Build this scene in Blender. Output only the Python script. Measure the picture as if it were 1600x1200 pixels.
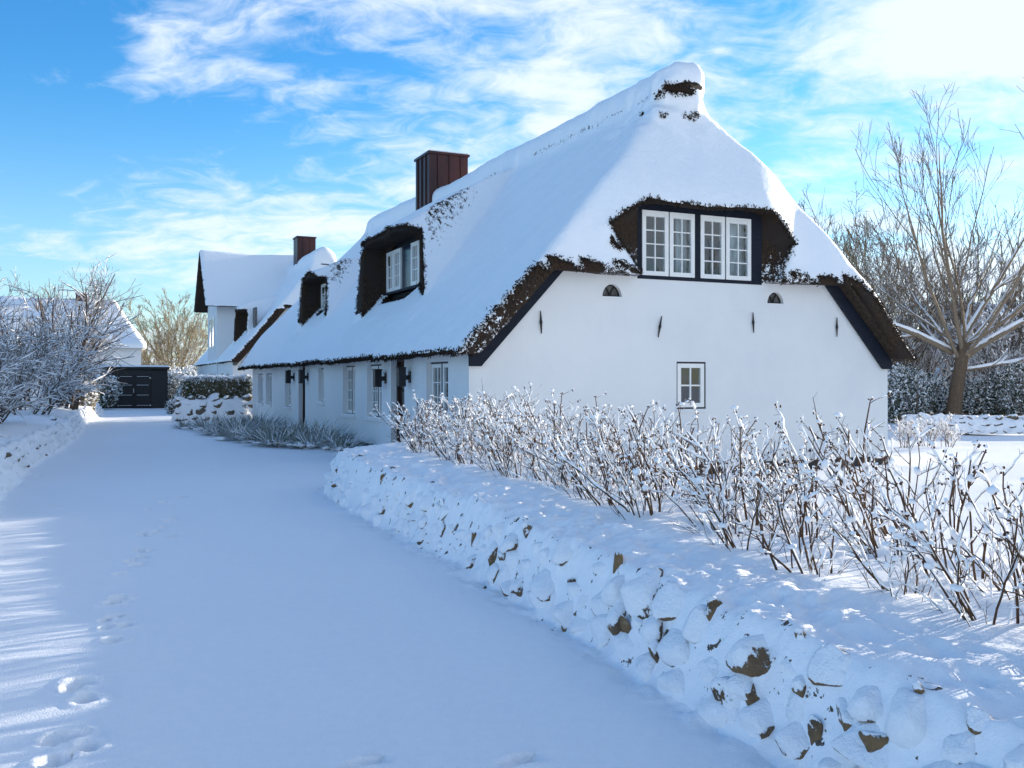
import bpy, math, random
import numpy as np
from mathutils import Vector, Matrix

for o in list(bpy.data.objects):
    bpy.data.objects.remove(o, do_unlink=True)
scene = bpy.context.scene
COL = scene.collection
R = math.radians

# ------------------------------------------------------------------ camera
F_PX = 1480.0                       # focal length in pixels of the 1600 px wide photograph
cam_d = bpy.data.cameras.new('camera')
cam_d.sensor_width = 36.0
cam_d.lens = F_PX / 1600 * 36
cam_d.shift_y = -5.0 / 1600
cam_d.clip_start = 0.05
cam_d.clip_end = 3000
cam = bpy.data.objects.new('camera', cam_d)
cam.location = (0, 0, 1.6)
cam.rotation_euler = (R(90), 0, 0)
COL.objects.link(cam)
scene.camera = cam

# ------------------------------------------------------------------ sun, sky, exposure
SUN_AZ, SUN_EL = 56.0, 9.3         # azimuth to the right of the view direction (+Y), elevation
az, el = R(SUN_AZ), R(SUN_EL)
sun_dir = Vector((math.sin(az) * math.cos(el), math.cos(az) * math.cos(el), math.sin(el)))
sd = bpy.data.lights.new('sun', 'SUN')
sd.energy = 4.4
sd.angle = R(0.55)
sd.color = (1.0, 0.90, 0.76)
sun = bpy.data.objects.new('sun', sd)
sun.rotation_euler = (-sun_dir).to_track_quat('-Z', 'Y').to_euler()
sun.location = (40, 40, 30)
COL.objects.link(sun)

world = bpy.data.worlds.new('World')
scene.world = world
world.use_nodes = True
wn, wl = world.node_tree.nodes, world.node_tree.links
wn.clear()
w_out = wn.new('ShaderNodeOutputWorld')
w_bg = wn.new('ShaderNodeBackground')
w_bg.inputs['Strength'].default_value = 0.125
sky = wn.new('ShaderNodeTexSky')
sky.sky_type = 'NISHITA'
sky.sun_disc = False
sky.sun_elevation = el
sky.sun_rotation = az
sky.air_density = 1.0
sky.dust_density = 0.3
sky.ozone_density = 3.0
# high cloud: noise on a flat layer far above, so that it thins out in perspective towards the horizon
w_tc = wn.new('ShaderNodeTexCoord')
w_sep = wn.new('ShaderNodeSeparateXYZ')
wl.new(w_tc.outputs['Generated'], w_sep.inputs[0])
def wmath(op, a, b=None, clamp=False):
    n = wn.new('ShaderNodeMath'); n.operation = op; n.use_clamp = clamp
    for i, v in enumerate((a, b)):
        if v is None: continue
        if isinstance(v, (int, float)): n.inputs[i].default_value = v
        else: wl.new(v, n.inputs[i])
    return n.outputs[0]
zc = wmath('ADD', wmath('MAXIMUM', w_sep.outputs['Z'], 0.0), 0.24)
px = wmath('DIVIDE', w_sep.outputs['X'], zc)
py = wmath('DIVIDE', w_sep.outputs['Y'], zc)
w_cmb = wn.new('ShaderNodeCombineXYZ')
wl.new(px, w_cmb.inputs[0]); wl.new(py, w_cmb.inputs[1])
w_map = wn.new('ShaderNodeMapping')
w_map.inputs['Location'].default_value = (3.9, 1.2, 0.0)
w_map.inputs['Rotation'].default_value = (0, 0, R(24))
w_map.inputs['Scale'].default_value = (1.0, 1.35, 1.0)
wl.new(w_cmb.outputs[0], w_map.inputs[0])
def wnoise(scale, detail, rough, dist=0.0):
    n = wn.new('ShaderNodeTexNoise')
    n.inputs['Scale'].default_value = scale; n.inputs['Detail'].default_value = detail
    n.inputs['Roughness'].default_value = rough; n.inputs['Distortion'].default_value = dist
    wl.new(w_map.outputs[0], n.inputs['Vector'])
    return n.outputs['Fac']
def wramp(v, a, b):
    n = wn.new('ShaderNodeMapRange'); n.interpolation_type = 'SMOOTHSTEP'
    n.inputs['From Min'].default_value = a; n.inputs['From Max'].default_value = b
    wl.new(v, n.inputs['Value'])
    return n.outputs[0]
big = wnoise(0.55, 3, 0.5, 0.3)
mid = wnoise(1.9, 8, 0.58, 0.5)
fine = wnoise(7.5, 6, 0.62, 0.8)
# more cloud on the sun's side of the sky
side = wmath('MULTIPLY', w_sep.outputs['X'], 0.09)
cl = wmath('ADD', wmath('ADD', wmath('MULTIPLY', big, 0.85), wmath('MULTIPLY', mid, 0.60)), wmath('MULTIPLY', fine, 0.40))
cl = wmath('ADD', cl, side)
cov = wramp(cl, 0.83, 1.08)
cov = wmath('MULTIPLY', cov, 0.92)
hue = wn.new('ShaderNodeHueSaturation')
sat_r = wramp(w_sep.outputs['Z'], 0.0, 0.30)
wl.new(wmath('ADD', wmath('MULTIPLY', sat_r, 0.42), 0.82), hue.inputs['Saturation'])
hue.inputs['Value'].default_value = 1.0
wl.new(sky.outputs[0], hue.inputs['Color'])
mixc = wn.new('ShaderNodeMix'); mixc.data_type = 'RGBA'
wl.new(cov, mixc.inputs['Factor'])
tint = wn.new('ShaderNodeMix'); tint.data_type = 'RGBA'; tint.blend_type = 'MULTIPLY'; tint.inputs['Factor'].default_value = 1.0
wl.new(hue.outputs[0], tint.inputs['A']); tint.inputs['B'].default_value = (0.86, 1.03, 1.16, 1)
wl.new(tint.outputs['Result'], mixc.inputs['A'])
mixc.inputs['B'].default_value = (3.4, 3.75, 4.2, 1)
wl.new(mixc.outputs['Result'], w_bg.inputs['Color'])
wl.new(w_bg.outputs[0], w_out.inputs[0])

scene.view_settings.view_transform = 'Standard'
scene.view_settings.look = 'None'
scene.view_settings.exposure = 1.20
scene.view_settings.gamma = 1.0
scene.view_settings.use_curve_mapping = False
scene.cycles.use_denoising = True
scene.cycles.max_bounces = 8
scene.cycles.transparent_max_bounces = 12

# ------------------------------------------------------------------ helpers: noise
def _hash(ix, iy, iz, seed):
    h = (ix.astype(np.int64) * 374761393 + iy.astype(np.int64) * 668265263 + iz.astype(np.int64) * 2147483647 + seed * 1274126177) & 0xffffffff
    h = ((h ^ (h >> 13)) * 1274126177) & 0xffffffff
    h = h ^ (h >> 16)
    return (h & 0xffff).astype(np.float32) / 65535.0
def vnoise(x, y, z=None, seed=0):
    """value noise in -1..1"""
    x = np.asarray(x, np.float32); y = np.asarray(y, np.float32)
    z = np.zeros_like(x) if z is None else np.asarray(z, np.float32)
    ix, iy, iz = np.floor(x), np.floor(y), np.floor(z)
    fx, fy, fz = x - ix, y - iy, z - iz
    fx = fx * fx * (3 - 2 * fx); fy = fy * fy * (3 - 2 * fy); fz = fz * fz * (3 - 2 * fz)
    ix, iy, iz = ix.astype(np.int64), iy.astype(np.int64), iz.astype(np.int64)
    def c(a, b, d): return _hash(ix + a, iy + b, iz + d, seed)
    def lerp(a, b, t): return a + (b - a) * t
    r0 = lerp(lerp(c(0,0,0), c(1,0,0), fx), lerp(c(0,1,0), c(1,1,0), fx), fy)
    if not np.any(fz):
        return r0 * 2 - 1
    r1 = lerp(lerp(c(0,0,1), c(1,0,1), fx), lerp(c(0,1,1), c(1,1,1), fx), fy)
    return lerp(r0, r1, fz) * 2 - 1
def fbm(x, y, z=None, octv=4, seed=0, gain=0.5):
    t = 0; a = 1.0; f = 1.0
    for i in range(octv):
        t = t + a * vnoise(x * f, y * f, None if z is None else z * f, seed + i * 17); a *= gain; f *= 2.03
    return t
def sstep(a, b, x):
    t = np.clip((x - a) / (b - a), 0, 1)
    return t * t * (3 - 2 * t)

# ------------------------------------------------------------------ helpers: objects
def mesh_np(name, V, Fq, mat, parent=None, smooth=False, attrs=None):
    """V (n,3); Fq a list of (m,k) index arrays"""
    me = bpy.data.meshes.new(name)
    V = np.ascontiguousarray(V, np.float32)
    if not isinstance(Fq, list): Fq = [Fq]
    Fq = [np.asarray(f, np.int32) for f in Fq if len(f)]
    loops = np.concatenate([f.ravel() for f in Fq])
    sizes = np.concatenate([np.full(len(f), f.shape[1], np.int32) for f in Fq])
    starts = np.concatenate([[0], np.cumsum(sizes)[:-1]]).astype(np.int32)
    me.vertices.add(len(V)); me.vertices.foreach_set('co', V.ravel())
    me.loops.add(len(loops)); me.loops.foreach_set('vertex_index', loops)
    me.polygons.add(len(sizes)); me.polygons.foreach_set('loop_start', starts)
    me.polygons.foreach_set('loop_total', sizes)
    if smooth: me.polygons.foreach_set('use_smooth', np.ones(len(sizes), bool))
    for k, a in (attrs or {}).items():
        at = me.attributes.new(k, 'FLOAT', 'POINT'); at.data.foreach_set('value', np.asarray(a, np.float32))
    me.update(calc_edges=True)
    if mat is not None: me.materials.append(mat)
    return link(name, me, parent)
def link(name, me, parent=None):
    o = bpy.data.objects.new(name, me); COL.objects.link(o)
    if parent is not None: o.parent = parent
    return o
def empty(name, loc=(0, 0, 0), rz=0.0, parent=None):
    o = bpy.data.objects.new(name, None); COL.objects.link(o)
    o.location = loc; o.rotation_euler = (0, 0, rz); o.empty_display_size = 0.2
    if parent is not None: o.parent = parent
    return o
def tag(o, label=None, cat=None, group=None, kind=None):
    if label: o['label'] = label
    if cat: o['category'] = cat
    if group: o['group'] = group
    if kind: o['kind'] = kind
    return o
class MB:
    """collects boxes, prisms and free quads into one mesh"""
    def __init__(s): s.v = []; s.f = {3: [], 4: []}; s.ng = []
    def box(s, x0, x1, y0, y1, z0, z1):
        b = len(s.v)
        s.v += [(x0,y0,z0),(x1,y0,z0),(x1,y1,z0),(x0,y1,z0),(x0,y0,z1),(x1,y0,z1),(x1,y1,z1),(x0,y1,z1)]
        s.f[4] += [tuple(b + i for i in q) for q in ((0,3,2,1),(4,5,6,7),(0,1,5,4),(1,2,6,5),(2,3,7,6),(3,0,4,7))]
        return s
    def prism(s, pts, axis, a0, a1):
        """pts 2D polygon extruded along axis (0,1,2) from a0 to a1"""
        b = len(s.v); n = len(pts)
        for a in (a0, a1):
            for p in pts:
                q = list(p); q.insert(axis, a); s.v.append(tuple(q))
        for i in range(n):
            j = (i + 1) % n
            s.f[4].append((b + i, b + j, b + n + j, b + n + i))
        s.ng.append(tuple(b + i for i in reversed(range(n)))); s.ng.append(tuple(b + n + i for i in range(n)))
        return s
    def build(s, name, mat, parent=None, smooth=False, bevel=0.0):
        me = bpy.data.meshes.new(name)
        me.from_pydata(s.v, [], s.f[4] + s.f[3] + s.ng); me.update()
        import bmesh
        bm = bmesh.new(); bm.from_mesh(me)
        bmesh.ops.recalc_face_normals(bm, faces=bm.faces)
        if bevel > 0:
            bmesh.ops.bevel(bm, geom=list(bm.edges), offset=bevel, segments=1, affect='EDGES', clamp_overlap=True)
        bm.to_mesh(me); bm.free()
        if smooth: me.polygons.foreach_set('use_smooth', np.ones(len(me.polygons), bool))
        me.materials.append(mat)
        return link(name, me, parent)

def tubes(P, Rd, sides=5, twist=0.0):
    """P (N,K,3) polylines, Rd (N,K) radii -> verts, quads"""
    P = np.asarray(P, np.float32); Rd = np.asarray(Rd, np.float32)
    N, K, _ = P.shape
    T = np.empty_like(P)
    T[:, 1:-1] = P[:, 2:] - P[:, :-2]; T[:, 0] = P[:, 1] - P[:, 0]; T[:, -1] = P[:, -1] - P[:, -2]
    T /= np.linalg.norm(T, axis=2, keepdims=True) + 1e-9
    ref = np.zeros((N, 1, 3), np.float32); ref[..., 0] = 0.31; ref[..., 1] = 0.95
    up = np.abs(T[:, :, 1].mean(1)) > 0.9
    ref[up, 0] = (0.05, 0.1, 1.0)
    A = np.cross(T, np.broadcast_to(ref, T.shape)); A /= np.linalg.norm(A, axis=2, keepdims=True) + 1e-9
    B = np.cross(T, A)
    ang = np.arange(sides) * 2 * np.pi / sides + twist
    V = P[:, :, None] + Rd[:, :, None, None] * (np.cos(ang)[None, None, :, None] * A[:, :, None] + np.sin(ang)[None, None, :, None] * B[:, :, None])
    idx = np.arange(N * K * sides).reshape(N, K, sides)
    a = idx[:, :-1]; b = idx[:, 1:]
    Q = np.stack([a, np.roll(a, -1, 2), np.roll(b, -1, 2), b], -1).reshape(-1, 4)
    return V.reshape(-1, 3), Q
def merge(parts):
    """list of (V, F) with quads -> one"""
    Vs, Fs, o = [], [], 0
    for V, F in parts:
        Vs.append(V); Fs.append(F + o); o += len(V)
    return np.concatenate(Vs), np.concatenate(Fs)
def unit(v): return v / (np.linalg.norm(v, axis=-1, keepdims=True) + 1e-9)

# ------------------------------------------------------------------ materials
def new_mat(name):
    m = bpy.data.materials.new(name); m.use_nodes = True
    nt = m.node_tree; return m, nt, nt.nodes['Principled BSDF'], nt.nodes['Material Output']
class NT:
    def __init__(s, nt): s.nt = nt; s.n = nt.nodes; s.l = nt.links
    def coord(s, kind='Object', scale=None):
        t = s.n.new('ShaderNodeTexCoord').outputs[kind]
        if scale is not None:
            m = s.n.new('ShaderNodeMapping'); m.inputs['Scale'].default_value = scale
            s.l.new(t, m.inputs[0]); t = m.outputs[0]
        return t
    def pos(s): return s.n.new('ShaderNodeNewGeometry').outputs['Position']
    def noise(s, vec, scale, detail=4, rough=0.55, dist=0.0):
        n = s.n.new('ShaderNodeTexNoise'); n.inputs['Scale'].default_value = scale
        n.inputs['Detail'].default_value = detail; n.inputs['Roughness'].default_value = rough; n.inputs['Distortion'].default_value = dist
        s.l.new(vec, n.inputs['Vector']); return n.outputs['Fac']
    def math(s, op, a, b=None, clamp=False):
        n = s.n.new('ShaderNodeMath'); n.operation = op; n.use_clamp = clamp
        for i, v in enumerate((a, b)):
            if v is None: continue
            if isinstance(v, (int, float)): n.inputs[i].default_value = v
            else: s.l.new(v, n.inputs[i])
        return n.outputs[0]
    def ramp(s, v, a, b, lo=0.0, hi=1.0):
        n = s.n.new('ShaderNodeMapRange'); n.interpolation_type = 'SMOOTHSTEP'
        for k, q in (('From Min', a), ('From Max', b), ('To Min', lo), ('To Max', hi)): n.inputs[k].default_value = q
        s.l.new(v, n.inputs['Value']); return n.outputs[0]
    def mix(s, f, a, b):
        n = s.n.new('ShaderNodeMix'); n.data_type = 'RGBA'
        if isinstance(f, (int, float)): n.inputs['Factor'].default_value = f
        else: s.l.new(f, n.inputs['Factor'])
        for k, v in (('A', a), ('B', b)):
            if isinstance(v, tuple): n.inputs[k].default_value = v + ((1,) if len(v) == 3 else ())
            else: s.l.new(v, n.inputs[k])
        return n.outputs['Result']
    def bump(s, h, strength, dist, normal=None):
        n = s.n.new('ShaderNodeBump'); n.inputs['Strength'].default_value = strength; n.inputs['Distance'].default_value = dist
        s.l.new(h, n.inputs['Height'])
        if normal is not None: s.l.new(normal, n.inputs['Normal'])
        return n.outputs[0]
    def attr(s, name):
        n = s.n.new('ShaderNodeAttribute'); n.attribute_name = name; return n.outputs['Fac']
    def normal(s): return s.n.new('ShaderNodeNewGeometry').outputs['Normal']
    def rand(s): return s.n.new('ShaderNodeObjectInfo').outputs['Random']
    def dot(s, v, d):
        n = s.n.new('ShaderNodeVectorMath'); n.operation = 'DOT_PRODUCT'
        s.l.new(v, n.inputs[0]); n.inputs[1].default_value = d; return n.outputs['Value']
SNOW = (0.88, 0.90, 0.92)

def mat_snow(name, grain=1.0, lumps=0.25, soil=False):
    m, nt, b, o = new_mat(name); g = NT(nt)
    P = g.pos()
    n1 = g.noise(P, 90.0, 3, 0.6); n2 = g.noise(P, 14.0, 4, 0.55); n3 = g.noise(P, 2.2, 3, 0.5)
    b.inputs['Base Color'].default_value = SNOW + (1,)
    g.l.new(g.mix(g.ramp(n2, 0.3, 0.7), (0.875, 0.89, 0.91), (0.90, 0.91, 0.925)), b.inputs['Base Color'])
    b.inputs['Roughness'].default_value = 0.62
    b.inputs['Specular IOR Level'].default_value = 0.35
    if soil:
        sv = g.math('SUBTRACT', g.attr('soil'), g.ramp(g.noise(P, 9.0, 5, 0.65), 0.31, 0.44))
        sc = g.mix(g.ramp(n1, 0.3, 0.7), (0.05, 0.035, 0.022), (0.12, 0.085, 0.055))
        g.l.new(g.mix(g.ramp(sv, 0.45, 0.6), g.mix(g.ramp(n2, 0.3, 0.7), (0.875, 0.89, 0.91), (0.90, 0.91, 0.925)), sc), b.inputs['Base Color'])
    h = g.math('ADD', g.math('MULTIPLY', n1, 0.012 * grain), g.math('ADD', g.math('MULTIPLY', n2, 0.022 * lumps * 4), g.math('MULTIPLY', n3, 0.05 * lumps * 2)))
    g.l.new(g.bump(h, 0.55, 0.6), b.inputs['Normal'])
    return m
M = {}
M['snow'] = mat_snow('snow_fresh', 2.0, 0.12)
M['snow_bank'] = mat_snow('snow_bank', 1.0, 0.35, True)
M['snow_twig'] = mat_snow('snow_on_twigs', 0.6, 0.1)

def mat_thatch_roof():
    m, nt, b, o = new_mat('thatch_under_snow'); g = NT(nt)
    P = g.coord('Object')
    at = g.attr('snow')
    sp = g.noise(P, 9.0, 6, 0.7); sp2 = g.noise(P, 34.0, 3, 0.6)
    nn = g.math('ADD', g.math('MULTIPLY', sp, 0.65), g.math('MULTIPLY', sp2, 0.35))
    v = g.math('ADD', at, g.math('MULTIPLY', g.math('SUBTRACT', nn, 0.5), 2.6))
    mask = g.ramp(v, 0.42, 0.56)
    # reed: fine streaks along the fall of the slope
    st = g.noise(g.coord('Object', (30, 30, 6)), 2.4, 5, 0.7, 0.5)
    t1 = g.mix(g.ramp(st, 0.38, 0.64), (0.008, 0.006, 0.005), (0.082, 0.048, 0.027))
    wob = g.noise(P, 1.6, 3, 0.5)
    t2 = g.mix(g.ramp(wob, 0.4, 0.65), t1, (0.035, 0.026, 0.022))
    col = g.mix(mask, t2, SNOW)
    g.l.new(col, b.inputs['Base Color'])
    g.l.new(g.ramp(mask, 0, 1, 0.95, 0.62), b.inputs['Roughness'])
    b.inputs['Specular IOR Level'].default_value = 0.25
    n1 = g.noise(P, 60.0, 3, 0.6); n2 = g.noise(P, 5.0, 4, 0.6); n3 = g.noise(P, 22.0, 3, 0.6)
    hs = g.math('ADD', g.math('MULTIPLY', n1, 0.010), g.math('ADD', g.math('MULTIPLY', n2, 0.055), g.math('MULTIPLY', n3, 0.022)))
    ht = g.math('MULTIPLY', st, 0.10)
    hm = g.math('ADD', g.math('ADD', g.math('MULTIPLY', mask, 0.05), g.math('MULTIPLY', hs, 1.0)), g.math('MULTIPLY', ht, g.math('SUBTRACT', 1.0, mask)))
    g.l.new(g.bump(hm, 0.7, 0.6), b.inputs['Normal'])
    return m
M['roof'] = mat_thatch_roof()

def mat_simple(name, col, rough=0.6, col2=None, nscale=6.0, bump=0.0, bscale=30.0, metallic=0.0, spec=0.4, stretch=None, lo=0.35, hi=0.65):
    m, nt, b, o = new_mat(name); g = NT(nt)
    P = g.coord('Object', stretch)
    if col2 is None: col2 = tuple(c * 0.82 for c in col)
    n = g.noise(P, nscale, 5, 0.6)
    g.l.new(g.mix(g.ramp(n, lo, hi), col, col2), b.inputs['Base Color'])
    b.inputs['Roughness'].default_value = rough; b.inputs['Metallic'].default_value = metallic
    b.inputs['Specular IOR Level'].default_value = spec
    if bump > 0:
        g.l.new(g.bump(g.noise(P, bscale, 4, 0.6), 0.6, bump), b.inputs['Normal'])
    return m
def mat_plaster():
    m, nt, b, o = new_mat('white_lime_plaster'); g = NT(nt)
    P = g.coord('Object')
    n1 = g.noise(P, 0.7, 5, 0.6); n2 = g.noise(P, 7.0, 5, 0.6); n3 = g.noise(P, 45.0, 3, 0.6)
    st = g.noise(g.coord('Object', (6, 6, 0.7)), 1.2, 4, 0.6)
    c = g.mix(g.ramp(n1, 0.35, 0.7), (0.735, 0.735, 0.725), (0.69, 0.695, 0.695))
    c = g.mix(g.ramp(st, 0.56, 0.8, 0, 0.35), c, (0.66, 0.66, 0.64))
    g.l.new(c, b.inputs['Base Color']); b.inputs['Roughness'].default_value = 0.85
    h = g.math('ADD', g.math('MULTIPLY', n1, 0.12), g.math('ADD', g.math('MULTIPLY', n2, 0.018), g.math('MULTIPLY', n3, 0.004)))
    g.l.new(g.bump(h, 0.5, 0.5), b.inputs['Normal'])
    return m
M['plaster'] = mat_plaster()
M['navy'] = mat_simple('dark_navy_paint', (0.006, 0.009, 0.018), 0.6, (0.010, 0.014, 0.025), 5, 0.004, 40, stretch=(1, 1, 4), spec=0.2)
M['black'] = mat_simple('black_paint', (0.010, 0.011, 0.013), 0.4, (0.020, 0.021, 0.024), 8, 0.002, 60)
M['plinth'] = mat_simple('black_tar_plinth', (0.012, 0.012, 0.013), 0.6, (0.028, 0.028, 0.03), 4, 0.01, 30)
M['white'] = mat_simple('white_window_paint', (0.80, 0.79, 0.76), 0.35, (0.76, 0.755, 0.73), 5)
M['thatch'] = mat_simple('reed_ends', (0.016, 0.011, 0.008), 0.95, (0.048, 0.030, 0.018), 14, 0.02, 60)
M['copper'] = mat_simple('aged_copper_cladding', (0.062, 0.017, 0.016), 0.42, (0.034, 0.012, 0.013), 2.5, 0.003, 20, metallic=0.35, spec=0.5, stretch=(1, 1, 0.3))
M['iron'] = mat_simple('black_iron', (0.008, 0.008, 0.009), 0.5, (0.02, 0.018, 0.017), 20, 0.003, 60)
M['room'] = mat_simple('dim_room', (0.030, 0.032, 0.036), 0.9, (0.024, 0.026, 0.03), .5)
M['curtain'] = mat_simple('white_curtain', (0.72, 0.72, 0.70), 0.8, (0.55, 0.56, 0.56), 9, 0.03, 9, stretch=(4, 4, 0.2))
M['brown_door'] = mat_simple('brown_door_paint', (0.045, 0.020, 0.014), 0.4, (0.03, 0.015, 0.011), 6)
M['black_boards'] = mat_simple('black_stained_boards', (0.006, 0.007, 0.009), 0.5, (0.014, 0.015, 0.018), 8, 0.006, 18, stretch=(1, 1, 6))
M['steel'] = mat_simple('steel_fitting', (0.45, 0.45, 0.46), 0.35, metallic=0.8)
M['grey_wood'] = mat_simple('grey_wood', (0.16, 0.15, 0.14), 0.7, (0.10, 0.095, 0.09), 8)
def mat_glass():
    m, nt, b, o = new_mat('window_glass'); g = NT(nt)
    nt.nodes.remove(b)
    tr = g.n.new('ShaderNodeBsdfTransparent'); tr.inputs[0].default_value = (0.82, 0.88, 0.90, 1)
    gl = g.n.new('ShaderNodeBsdfGlossy'); gl.inputs['Roughness'].default_value = 0.015; gl.inputs[0].default_value = (0.95, 0.97, 1.0, 1)
    fr = g.n.new('ShaderNodeFresnel'); fr.inputs[0].default_value = 1.65
    wv = g.bump(g.noise(g.coord('Object'), 1.2, 1, 0.4), 0.15, 0.02)
    g.l.new(wv, gl.inputs['Normal'])
    bf = g.math('SUBTRACT', 1.0, g.n.new('ShaderNodeNewGeometry').outputs['Backfacing'])
    f = g.math('MULTIPLY', g.math('ADD', g.math('MULTIPLY', fr.outputs[0], 1.25), 0.03, True), bf)
    mx = g.n.new('ShaderNodeMixShader'); g.l.new(f, mx.inputs[0]); g.l.new(tr.outputs[0], mx.inputs[1]); g.l.new(gl.outputs[0], mx.inputs[2])
    g.l.new(mx.outputs[0], o.inputs[0])
    return m
M['glass'] = mat_glass()

def mat_rock(name, c1, c2, c3, wind, thr, soft=0.08):
    """boulder with snow plastered on the side that the snow came from"""
    m, nt, b, o = new_mat(name); g = NT(nt)
    P = g.pos(); N = g.normal(); rnd = g.rand()
    n1 = g.noise(P, 5.0, 5, 0.65); n2 = g.noise(P, 30.0, 4, 0.65); n3 = g.noise(P, 9.0, 5, 0.7)
    rock = g.mix(g.ramp(n1, 0.35, 0.65), c1, c2)
    rock = g.mix(g.ramp(n2, 0.55, 0.75, 0, 0.8), rock, c3)
    w = g.dot(N, wind)
    v = g.math('ADD', w, g.math('MULTIPLY', g.math('SUBTRACT', n3, 0.5), 1.5))
    v = g.math('ADD', v, g.math('MULTIPLY', g.math('SUBTRACT', n2, 0.5), 0.55))
    v = g.math('ADD', v, g.math('MULTIPLY', g.math('SUBTRACT', rnd, 0.5), 0.8))
    mask = g.ramp(v, thr, thr + soft)
    g.l.new(g.mix(mask, rock, SNOW), b.inputs['Base Color'])
    b.inputs['Roughness'].default_value = 0.75; b.inputs['Specular IOR Level'].default_value = 0.25
    nb = g.noise(P, 55.0, 4, 0.6)
    h = g.math('ADD', g.math('MULTIPLY', mask, 0.016), g.math('ADD', g.math('MULTIPLY', n2, 0.02), g.math('MULTIPLY', nb, 0.008)))
    g.l.new(g.bump(h, 0.8, 1.0), b.inputs['Normal'])
    return m
M['rock'] = mat_rock('fieldstone_snow_plastered', (0.20, 0.125, 0.065), (0.105, 0.070, 0.045), (0.27, 0.20, 0.13), (-0.72, -0.12, 0.68), 0.03)
M['rock_lee'] = mat_rock('fieldstone_mostly_white', (0.20, 0.125, 0.065), (0.105, 0.070, 0.045), (0.27, 0.20, 0.13), (0.45, -0.5, 0.74), -0.28)
M['rock_exposed'] = mat_rock('fieldstone_exposed', (0.22, 0.135, 0.065), (0.10, 0.066, 0.040), (0.30, 0.22, 0.14), (-0.38, -0.06, 0.92), 0.50)
M['rock_bare'] = mat_rock('fieldstone_half_bare', (0.16, 0.125, 0.085), (0.08, 0.07, 0.055), (0.24, 0.20, 0.15), (-0.25, -0.35, 0.9), 0.25)

def mat_bark(name, c1, c2, snow_thr, snow_on=True, wind=(-0.25, -0.2, 0.95)):
    m, nt, b, o = new_mat(name); g = NT(nt)
    P = g.pos(); n1 = g.noise(P, 3.0, 4, 0.6); n2 = g.noise(g.coord('Object', (18, 18, 3)), 3.0, 4, 0.7)
    c = g.mix(g.ramp(n2, 0.3, 0.7), c1, c2)
    if snow_on:
        v = g.math('ADD', g.dot(g.normal(), wind), g.math('MULTIPLY', g.math('SUBTRACT', n1, 0.5), 1.1))
        c = g.mix(g.ramp(v, snow_thr, snow_thr + 0.12), c, SNOW)
    g.l.new(c, b.inputs['Base Color']); b.inputs['Roughness'].default_value = 0.85; b.inputs['Specular IOR Level'].default_value = 0.2
    g.l.new(g.bump(n2, 0.6, 0.04), b.inputs['Normal'])
    return m
M['bark'] = mat_bark('tree_bark', (0.17, 0.125, 0.085), (0.30, 0.235, 0.165), 0.60)
M['bark_trunk'] = mat_bark('rough_trunk_bark', (0.075, 0.050, 0.032), (0.19, 0.135, 0.09), 0.80)
M['bark_twig'] = mat_bark('twig_bark', (0.14, 0.105, 0.075), (0.25, 0.20, 0.145), 0.62)
M['bark_snowy'] = mat_bark('snowy_twig_bark', (0.075, 0.052, 0.038), (0.15, 0.11, 0.08), 0.42)
M['bark_olive'] = mat_bark('olive_twig_bark', (0.17, 0.135, 0.075), (0.29, 0.24, 0.145), 0.55)
M['cane'] = mat_bark('rose_cane', (0.060, 0.031, 0.019), (0.14, 0.080, 0.046), 0.85)
M['hip'] = mat_simple('withered_rose_hip', (0.030, 0.014, 0.010), 0.6, (0.075, 0.030, 0.018), 30)
def mat_leaf(name, c1, c2, c3, snowamt):
    m, nt, b, o = new_mat(name); g = NT(nt)
    a = g.attr('tone')
    c = g.mix(g.ramp(a, 0.0, 0.5), c1, c2); c = g.mix(g.ramp(a, 0.5, 1.0), c, c3)
    s = g.attr('snow')
    c = g.mix(g.ramp(s, 0.45, 0.55), c, SNOW)
    g.l.new(c, b.inputs['Base Color']); b.inputs['Roughness'].default_value = 0.55
    return m
M['leaf_green'] = mat_leaf('hedge_leaf', (0.030, 0.055, 0.018), (0.060, 0.085, 0.025), (0.13, 0.11, 0.045), 0)
M['leaf_dark'] = mat_leaf('evergreen_leaf', (0.020, 0.035, 0.018), (0.040, 0.060, 0.030), (0.075, 0.085, 0.045), 0)
M['leaf_tan'] = mat_leaf('dry_beech_leaf', (0.14, 0.10, 0.05), (0.22, 0.17, 0.09), (0.10, 0.09, 0.04), 0)
M['grass'] = mat_leaf('frosted_shade_tinted_grass', (0.12, 0.155, 0.135), (0.20, 0.235, 0.20), (0.33, 0.30, 0.21), 0)  # darker tones carry the blue-green cast of shade; the palest is straw
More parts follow.
